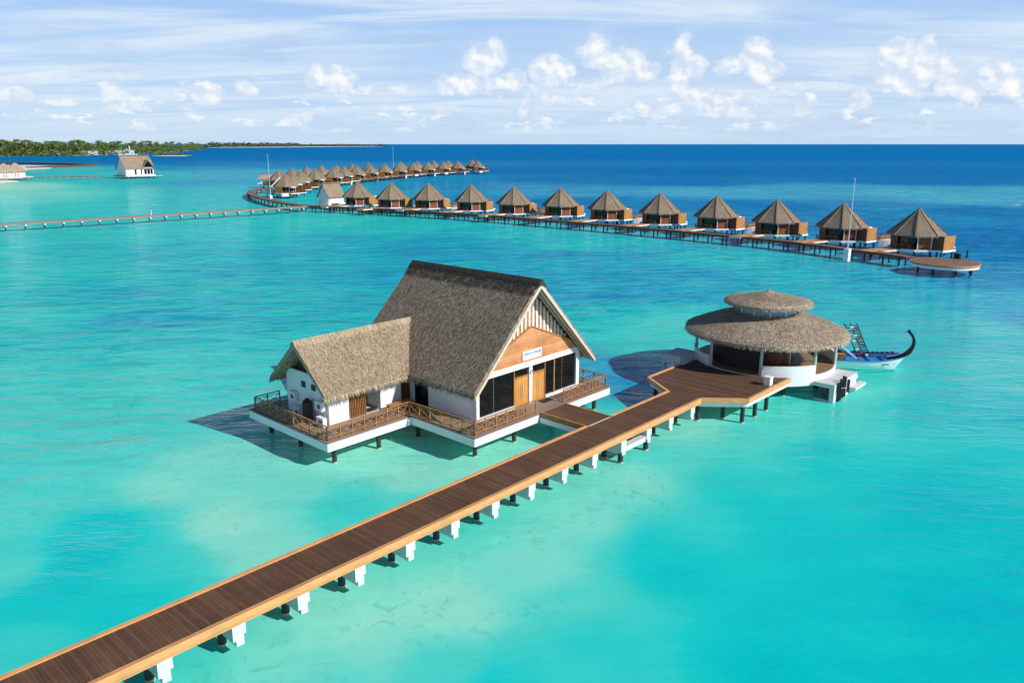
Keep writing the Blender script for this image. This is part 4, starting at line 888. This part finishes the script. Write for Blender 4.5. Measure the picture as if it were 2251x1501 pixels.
# round end deck
t = thing('round_deck', (74.0, 131.4, 0), R(-60), 'large round timber deck with white rim at the right end of the near boardwalk', 'deck')
m = MB(); m.lathe([(0, 2.0), (5.15, 2.0)], 0, 0, 64); o = m.build('deck', 'row_deck_wood', t)
m = MB(); m.lathe([(5.15, 1.95), (5.15, 2.04), (5.32, 2.04), (5.32, 1.72), (5.1, 1.72)], 0, 0, 64); m.build('edge_board', 'ramp_wood', t)
m = MB(); m.lathe([(0, 1.3), (5.2, 1.3), (5.2, 1.715)], 0, 0, 64); m.build('fascia', 'white_paint', t)
for k in range(8): pile(t, 4.3 * math.cos(R(45*k+10)), 4.3 * math.sin(R(45*k+10)), (0,0,0), 1.3, .2, n=10)
t = thing('storage_box', (78.2, 135.2, 2.0), R(-55), 'dark upright box standing at the back edge of the round end deck', 'box')
m = MB(); m.box(-.5, .5, -.35, .35, .04, .85); m.build('body', 'mat_brown', t); m = MB(); m.box(-.55, .55, -.4, .4, .853, .93); m.build('lid', 'interior_dark', t)
# masts
def mast(x, y, z0, h, label, block):
    t = thing('mast', (x, y, 0), R(40), label, 'mast', 'tall thin masts by the boardwalks'); m = MB(); m.tube((0, 0, z0), (0, 0, h), .11, .05, n=10); m.build('pole', 'pale_metal', t)
    m = MB(); m.lathe([(.12, h), (.12, h + .15), (0, h + .25)], 0, 0, 10); m.build('finial', 'pale_metal', t)
    m = MB(); m.box(-block, block, -block, block, 0.1 if z0 < 1 else z0 - .1, 2.5 if z0 < 1 else z0 + 1.2); m.build('base', 'white_paint', t); return t
mast(63.1, 145.2, .3, 15.2, 'tall thin mast with white block base standing in front of the near bungalow row', .5)
mast(-89.2, 290.2, 2.0, 17.6, 'tall white mast on the curved boardwalk left of the distant cluster', .45)
mast(-93 * .86, 622 * .86, 2.0, 19.5, 'thin pale mast rising behind the middle of the distant bungalow cluster', .4)
# gabled huts over the water
def hut(name, x, y, rz, L, Wd, wall_h, ridge, over, label, cat, base=2.0, thm='tan_thatch', wm='white_paint', openings=(), stilts=True, gable_wall=True):
    t = thing(name, (x, y, 0), rz, label, cat)
    m = MB(); m.box(-L/2, L/2, -Wd/2, Wd/2, base, base + wall_h); o = m.build('wall', wm, t)
    k = (ridge - base - wall_h) / (Wd / 2); 
    m = MB()
    for s in (-1, 1):
        e = s * (Wd / 2 + over); ze = ridge - k * abs(e)
        a = [(-L/2 - over, e, ze), (L/2 + over, e, ze), (L/2 + over, 0, ridge), (-L/2 - over, 0, ridge)]
        m.add(a + [(p[0], p[1], p[2] - .35) for p in a], [(0,1,2,3), (7,6,5,4), (0,4,5,1), (1,5,6,2), (2,6,7,3), (3,7,4,0)])
        for x0 in (-L/2, L/2 - .1):
            m2 = MB(); 
    m.bar((-L/2 - over - .1, 0, ridge + .03), (L/2 + over + .1, 0, ridge + .03), .9, .22)
    m.build('roof', thm, t)
    if gable_wall:
        for x0, x1 in ((-L/2, -L/2 + .15), (L/2 - .15, L/2)):
            m = MB(); zz = base + wall_h; m.add([(x0, -Wd/2, zz), (x0, Wd/2, zz), (x0, 0, ridge - .4), (x1, -Wd/2, zz), (x1, Wd/2, zz), (x1, 0, ridge - .4)], [(0,2,1), (3,4,5), (0,1,4,3), (1,2,5,4), (2,0,3,5)]); m.build('gable', wm, t)
    m = MB(); m.box(-L/2 - 1.2, L/2 + 1.2, -Wd/2 - 1.2, Wd/2 + 1.2, base - .45, base - .003); m.build('platform', 'white_paint', t)
    for (x0, x1, z0, z1, side) in openings:
        m = MB()
        if side == 'f': m.box(x0, x1, -Wd/2 - .06, -Wd/2 - .004, z0, z1)
        else: m.box(-L/2 - .06, -L/2 - .004, x0, x1, z0, z1)
        m.build('window', 'dark_glass', t)
    nx = max(2, int(L / 3))
    for i in range(nx + 1):
        for yy in (-Wd/2, Wd/2): pile(t, -L/2 + L * i / nx, yy, (0,0,0), base - .45, .18, n=8)
    return t
hut('service_hut', -62.0, 269.0, R(52), 6.4, 5.2, 2.9, 8.6, .5, 'white walled service hut with steep tan gable roof where the boardwalks meet', 'hut', thm='brown_thatch')
hut('service_hut', -122.5, 398, R(2), 7.5, 4.6, 2.6, 6.9, .8, 'pale walled hut with broad tan roof standing on stilts left of the distant cluster', 'hut', base=2.6)
# white gabled steps beside the far hut
t = thing('stair_wall', (-110, 372, 0), R(15), 'white sloping stair walls in front of the pale walled hut by the curved boardwalk', 'stairs')
m = MB(); m.vprism([(-4.0, 2.0), (2.0, 2.0), (1.2, 6.4), (.4, 6.4)], -.3, .3); m.build('wall', 'white_paint', t)
m = MB(); m.vprism([(1.2, 2.0), (2.6, 2.0), (2.2, 6.0), (1.4, 6.0)], .8, 1.4); m.build('wall', 'white_paint', t)
# distant restaurant house
rz = R(66)
t = hut('overwater_house', -246, 517, R(50), 18, 12.6, 5.0, 14.2, .7, 'distant white gabled house over the water at the end of the far boardwalk', 'house', 2.0, 'brown_thatch')
# dormer facing the lagoon
m = MB(); m.add([(1.8, -6.6, 6.6), (8.9, -6.6, 6.6), (5.4, -6.6, 11.2)], [(0, 1, 2)]); m.add([(2.2, -6.7, 6.9), (8.5, -6.7, 6.9), (5.4, -6.7, 10.8)], [(0, 1, 2)], 1); m.build('dormer_window', ['white_paint', 'dark_glass'], t)
m = MB()
for s in (-1, 1):
    a = [(5.4, -7.6, 11.6), (5.4, -1.8, 11.6), (5.4 + s*4.0, -6.2, 6.5), (5.4 + s*4.0, -7.6, 6.5)]; m.add(a + [(p[0], p[1], p[2]-.3) for p in a], [(0,1,2,3), (4,5,6,7), (0,3,7,4), (2,3,7,6), (0,1,5,4), (1,2,6,5)])
m.build('dormer_roof', 'brown_thatch', t)
for x0, x1 in ((2.8, 4.4), (4.8, 6.5), (6.9, 8.3), (-3.4, -2.2), (.6, 1.4)):
    m = MB(); m.box(x0, x1, -6.38, -6.303, 2.3 if x0 < 2.5 else 2.5, 5.6); m.build('window', 'dark_glass', t)
m = MB(); m.box(-11.5, 13, -10.5, 7, 1.3, 1.548); m.build('terrace', 'white_concrete', t)
m = MB(); m.box(9.8, 12.9, -10, 6.8, 1.55, 2.0); m.box(-11.3, -9.9, -10, 6.8, 1.55, 2.0); m.build('terrace_deck', 'row_deck_wood', t)
for i in range(9): pile(t, -10 + i * 2.8, -10.1, (0,0,0), 1.3, .22, n=8)
# far left huts
for (x, y, s, lb) in ((-306.5, 489, 1.0, 'white hut with pointed tan roof, the right one at the left picture edge'), (-305.0, 475.5, 1.0, 'white hut with pointed tan roof, cut by the left picture edge')):
    t = thing('beach_hut', (x, y, 0), R(38), lb, 'hut', 'pointed roof huts at the left edge'); t.scale = (s, s, s)
    m = MB(); m.box(-4.3, 4.3, -3.8, 3.8, 2.0, 5.4); m.build('wall', 'white_paint', t)
    r = [(-5.4, -4.9), (5.4, -4.9), (5.4, 4.9), (-5.4, 4.9)]; m = MB()
    m.add([(*p, 5.2) for p in r] + [(-.8, 0, 10.2), (.8, 0, 10.2)], [(0,1,5,4), (1,2,5), (2,3,4,5), (3,0,4), (0,3,2,1)]); m.build('roof', 'tan_thatch', t)
    for x0 in (-1.3, 0.1): m = MB(); m.box(x0, x0 + .8, -3.86, -3.804, 2.1, 4.2); m.build('door', 'door_wood', t)
    m = MB(); m.box(-5.5, 8.2, -6.0, 4.4, 1.55, 1.998); m.build('terrace', 'white_concrete', t)
    for i in range(5): pile(t, -5 + i * 3, -5.6, (0,0,0), 1.55, .2, n=8)
# person on the straight boardwalk
pm = bpy.data.meshes.new('person'); J = {}
def chain(vs, es, rad):
    me = bpy.data.meshes.new('person'); me.from_pydata(vs, es, []); o = bpy.data.objects.new('person', me); scene.collection.objects.link(o)
    md = o.modifiers.new('skin', 'SKIN'); 
    for i, r in enumerate(rad): me.skin_vertices[0].data[i].radius = (r, r * .8 if i < 4 else r)
    me.skin_vertices[0].data[0].use_root = True
    sb = o.modifiers.new('sub', 'SUBSURF'); sb.levels = 1; sb.render_levels = 1; return o
vs = [(0,0,.92),(0,0,1.15),(0,0,1.42),(0,0,1.52),(0,0,1.64),(0,.0,1.74), (.19,0,1.40),(.25,.02,1.12),(.24,-.06,.86),(.24,-.09,.76), (-.19,0,1.40),(-.25,.02,1.12),(-.24,-.06,.86),(-.24,-.09,.76), (.10,0,.85),(.11,-.12,.48),(.11,-.05,.08),(.11,-.2,.04),(-.10,0,.85),(-.11,.10,.48),(-.11,.22,.1),(-.11,.10,.04)]
es = [(0,1),(1,2),(2,3),(3,4),(4,5),(2,6),(6,7),(7,8),(8,9),(2,10),(10,11),(11,12),(12,13),(0,14),(14,15),(15,16),(16,17),(0,18),(18,19),(19,20),(20,21)]
ra = [.15,.14,.16,.06,.10,.07,.06,.05,.04,.035,.06,.05,.04,.035,.10,.075,.055,.045,.10,.075,.055,.045]
pr = chain(vs, es, ra); pr.data.materials.append(MAT['white_cloth']); pr.location = (-101.9, 220.6, 2.0); pr.rotation_euler.z = R(132); tag(pr, 'person in white clothes walking along the straight boardwalk at the left', 'person')
m = MB(); m.lathe([(.0, 1.86), (.07, 1.85), (.115, 1.79), (.125, 1.70), (.10, 1.64)], 0, .01, 12); m.build('hair', 'dark_hair', pr, smooth=True)

# ================================================================== SHORES, ISLANDS
def land(name, outline, h, mt='sand', grid=None):
    """low sand body: the outline drops just under the water, the middle is raised"""
    cx = sum(p[0] for p in outline) / len(outline); cy = sum(p[1] for p in outline) / len(outline); n = len(outline); vs = []
    for k, (f, z) in enumerate(((1.0, -.4), (.97, .25), (.85, h * .7), (.5, h))):
        for x, y in outline: vs.append((cx + (x - cx) * f, cy + (y - cy) * f, z))
    vs.append((cx, cy, h)); fs = []
    for k in range(3): fs += [(k*n+i, k*n+(i+1) % n, (k+1)*n+(i+1) % n, (k+1)*n+i) for i in range(n)]
    fs += [(3*n+i, 3*n+(i+1) % n, 4*n) for i in range(n)]
    me = bpy.data.meshes.new(name); me.from_pydata(vs, [], fs); me.materials.append(MAT[mt]); me.update(); o = bpy.data.objects.new(name, me); scene.collection.objects.link(o); return structure(o)
def pd(px, d): return azd(px, d)
# near beach at the left edge
land('beach', [(-340,380),(-300,425),(-291,452),(-292,470),(-305,486),(-345,500),(-420,470),(-420,400)], 1.2)
land('sand_spit', [pd(-200,1010),pd(60,960),pd(130,900),pd(98,830),pd(40,800),pd(-200,760)], 1.0)
# brown barrier
o = MB(-490, 840, 0)
for a, b in (((-640, 900), (-554, 893)), ((-554, 893), (-500, 868)), ((-500, 868), (-433, 822))): o.bar((*a, .5), (*b, .5), 9, 2.2)
for a, b in (((-433, 822), (-428, 765)), ((-428, 765), (-436, 715))): o.bar((*a, .5), (*b, .5), 7, 2.2)
o = o.build('breakwater', 'brown_barrier'); o.location = (-490, 840, 0); tag(o, 'long low brown breakwater in a V shape beyond the beach huts', 'breakwater')
shore = [(-1500,1500),(-300,1650),(0,1640),(120,1690),(200,1740),(300,1930),(350,2120),(400,2550),(440,3300)]
ISL = [pd(px, d) for px, d in shore] + [pd(450, 4200), pd(300, 4300), pd(-1500, 4200)]
land('island', ISL, 1.5)
land('islet', [pd(330,1640),pd(350,1600),pd(400,1590),pd(418,1640),pd(400,1700),pd(345,1700)], 1.0)
land('far_island', [pd(452,5200),pd(560,5400),pd(700,6200),pd(845,7600),pd(845,8600),pd(600,8800),pd(440,7600)], 2.5)

def palm(seed):
    rr = random.Random(seed); m = MB(); H = rr.uniform(15, 19); lx, ly = rr.uniform(-2, 2), rr.uniform(-2, 2); prev = (0, 0, 0)
    for i in range(1, 6):
        f = i / 5; c = (lx * f * f, ly * f * f, H * f); m.tube(prev, c, .32 - .03 * i, .29 - .03 * i, n=6, caps=False); prev = c
    trunk = m; cr = MB(); C0 = Vector(prev)
    for k in range(17):
        a = 2 * math.pi * k / 17 + rr.uniform(-.2, .2); e = rr.uniform(-.35, 1.0); L = rr.uniform(4.2, 5.6); w = rr.uniform(.9, 1.3)
        d = Vector((math.cos(a), math.sin(a), 0)); sdv = Vector((-math.sin(a), math.cos(a), 0)); pts = []
        for j in range(6):
            f = j / 5; pts.append(C0 + d * (L * f * (1 - .18 * f)) + Vector((0, 0, e * L * f * .8 - 3.4 * f * f)))
        for j in range(5):
            w0 = w * math.sin(math.pi * (.12 + .80 * j / 5)); w1 = w * math.sin(math.pi * (.12 + .80 * (j + 1) / 5)) * .9
            for s in (-1, 1):
                for q in range(2):
                    p = pts[j].lerp(pts[j+1], q * .5); p2 = pts[j].lerp(pts[j+1], q * .5 + .34)
                    cr.add([p, p2, p2 + sdv * s * w1 + d * .5 - Vector((0, 0, w1 * .55)), p + sdv * s * w0 + d * .5 - Vector((0, 0, w0 * .55))], [(0, 1, 2, 3)])
    return trunk, cr
protos = []
for s in range(5):
    tr_, cr_ = palm(s); o = tr_.build('palm_tree', 'trunk_bark'); c = cr_.build('crown', 'palm_leaf', o); protos.append(o)
rp = random.Random(11); count = 0
def shore_d(px):
    for (a, da), (b, db) in zip(shore, shore[1:]):
        if a <= px <= b: return da + (db - da) * (px - a) / (b - a)
    return 3300
spots = []
for i in range(262):
    px = rp.uniform(-30, 432) if i % 3 else rp.uniform(-30, 260); d = shore_d(px) * (1 + rp.uniform(.012, .13)); spots.append((px, d))
spots.sort()
for i, (px, d) in enumerate(spots):
    p = protos[i % 5]; o = p if i < 5 else copy_tree(p); x, y = azd(px, d); o.location = (x, y, 1.0); o.rotation_euler.z = rp.uniform(0, 6.3)
    s = rp.uniform(.95, 1.5); o.scale = (s, s, s)
    tag(o, 'tall coconut palm in the dense grove of the distant island', 'palm tree', 'palms of the island grove')
def leafmass(name, cells, n, size, mt, label, cat):
    m = MB(); rr = random.Random(5)
    for _ in range(n):
        (x, y, rx, ry, h) = cells[rr.randrange(len(cells))]; a = rr.uniform(0, 6.28); q = rr.random() ** .5; z = h * (1 - q * q * .75) * rr.uniform(.25, 1.05)
        c = Vector((x + rx * q * math.cos(a), y + ry * q * math.sin(a), z)); s = size * rr.uniform(.5, 1.3)
        u = Vector((rr.uniform(-1, 1), rr.uniform(-1, 1), rr.uniform(-.6, .6))).normalized() * s; v = Vector((rr.uniform(-1, 1), rr.uniform(-1, 1), rr.uniform(-1, 1))).normalized() * s
        m.add([c - u, c - v * .6, c + u, c + v * .6], [(0, 1, 2, 3)])
    o = m.build(name, mt); o['kind'] = 'stuff'; return tag(o, label, cat)
cells = []
for i in range(300):
    px = rp.uniform(-120, 440); sdist = shore_d(px); d = sdist * (1 + rp.uniform(.006, .14)); x, y = azd(px, d); hh = rp.uniform(6, 15) if d < sdist * 1.02 else rp.uniform(15, 25) * (1 if d < 3000 else 1.15); cells.append((x, y, 26, 26, hh))
leafmass('undergrowth', cells, 42000, 2.3, 'bush_leaf', 'dense green undergrowth below the palms of the distant island', 'undergrowth')
cells = []
for i in range(150):
    px = 456 + 385 * (i + rp.random()) / 150; f = (px - 456) / 390; d = 5450 + 2500 * f ** 1.4 + rp.uniform(0, 200); x, y = azd(px, d); cells.append((x, y, 60, 60, (33 if f < .5 else 26 - 8 * f) * rp.uniform(.6, 1.1)))
leafmass('far_forest', cells, 9000, 9, 'far_leaf', 'thin line of hazy trees on the farthest island at the horizon', 'forest')
cells = [(*azd(px, 1640), 16, 14, rp.uniform(3, 6)) for px in range(352, 402, 6)]
leafmass('shrub_cover', cells, 1800, 1.6, 'bush_leaf', 'low green shrubs covering the small islet off the palm island', 'shrubs')
# settlement at the shore
def house_block(px, d, L, Wd, h, label, roofm='white_concrete', tower=False):
    x, y = azd(px, d); t = thing('shore_building', (x, y, 1.0), R(20), label, 'building')
    m = MB(); m.box(-L/2, L/2, -Wd/2, Wd/2, 0, h); m.build('wall', 'white_paint', t)
    m = MB(); m.vprism([(-L/2 - 1, h + .003), (L/2 + 1, h + .003), (L/2 - 1, h + 2.2), (-L/2 + 1, h + 2.2)], -Wd/2 - 1, Wd/2 + 1); m.build('roof', roofm, t)
    for i in range(int(L / 4)): m = MB(); m.box(-L/2 + 1.5 + i * 4, -L/2 + 3.0 + i * 4, -Wd/2 - .1, -Wd/2 - .004, 1, 3); m.build('window', 'dark_glass', t)
    if tower:
        m = MB(); m.lathe([(1.0, h), (1.0, h + 7), (1.4, h + 7.2), (1.4, h + 8), (.8, h + 8.2), (.8, h + 10), (0, h + 12)], 2, 0, 14); m.build('minaret', 'white_paint', t)
        m = MB(); m.lathe([(2.2, h + 2.2), (2.1, h + 3), (1.5, h + 4), (0, h + 4.8)], -4, 0, 18); m.build('dome', 'white_paint', t)
house_block(281, 1905, 20, 12, 6, 'white shore building with slim tower among the palms of the distant island', tower=True)
house_block(252, 1850, 24, 10, 5, 'low white building at the shore left of the slim tower')
house_block(233, 1830, 14, 8, 4, 'small white hut at the shore, second from the slim tower', 'tan_thatch')
house_block(194, 1765, 30, 10, 5, 'long white building half hidden by palms on the island shore')
house_block(115, 1700, 22, 9, 5, 'pale building tucked under the palms near the left of the island', 'brown_barrier')
for px, d, L, lb in ((277, 1780, 14, 'small white and blue boat moored below the slim tower on the island'), (290, 1790, 17, 'white motor yacht moored at the island shore right of the tower'), (262, 1775, 9, 'tiny white boat near the low white shore building')):
    x, y = azd(px, d); t = thing('moored_boat', (x, y, 0), R(12), lb, 'boat', 'boats moored at the island')
    m = MB(); m.add([(-L/2, -1.8, 1.6), (L*.3, -1.8, 1.7), (L/2, 0, 2.3), (L*.3, 1.8, 1.7), (-L/2, 1.8, 1.6), (-L/2, -1.4, -.2), (L*.3, -1.2, -.2), (L*.42, 0, -.2), (L*.3, 1.2, -.2), (-L/2, 1.4, -.2)], [(0,1,2,3,4), (0,5,6,1), (1,6,7,2), (2,7,8,3), (3,8,9,4), (4,9,5,0)]); m.build('hull', 'white_paint', t)
    m = MB(); m.box(-L*.3, L*.15, -1.2, 1.2, 1.6, 3.4); m.build('cabin', 'white_paint', t); m = MB(); m.box(-L*.28, L*.13, -1.25, -1.204, 2.4, 3.0); m.build('window', 'blue_paint', t)
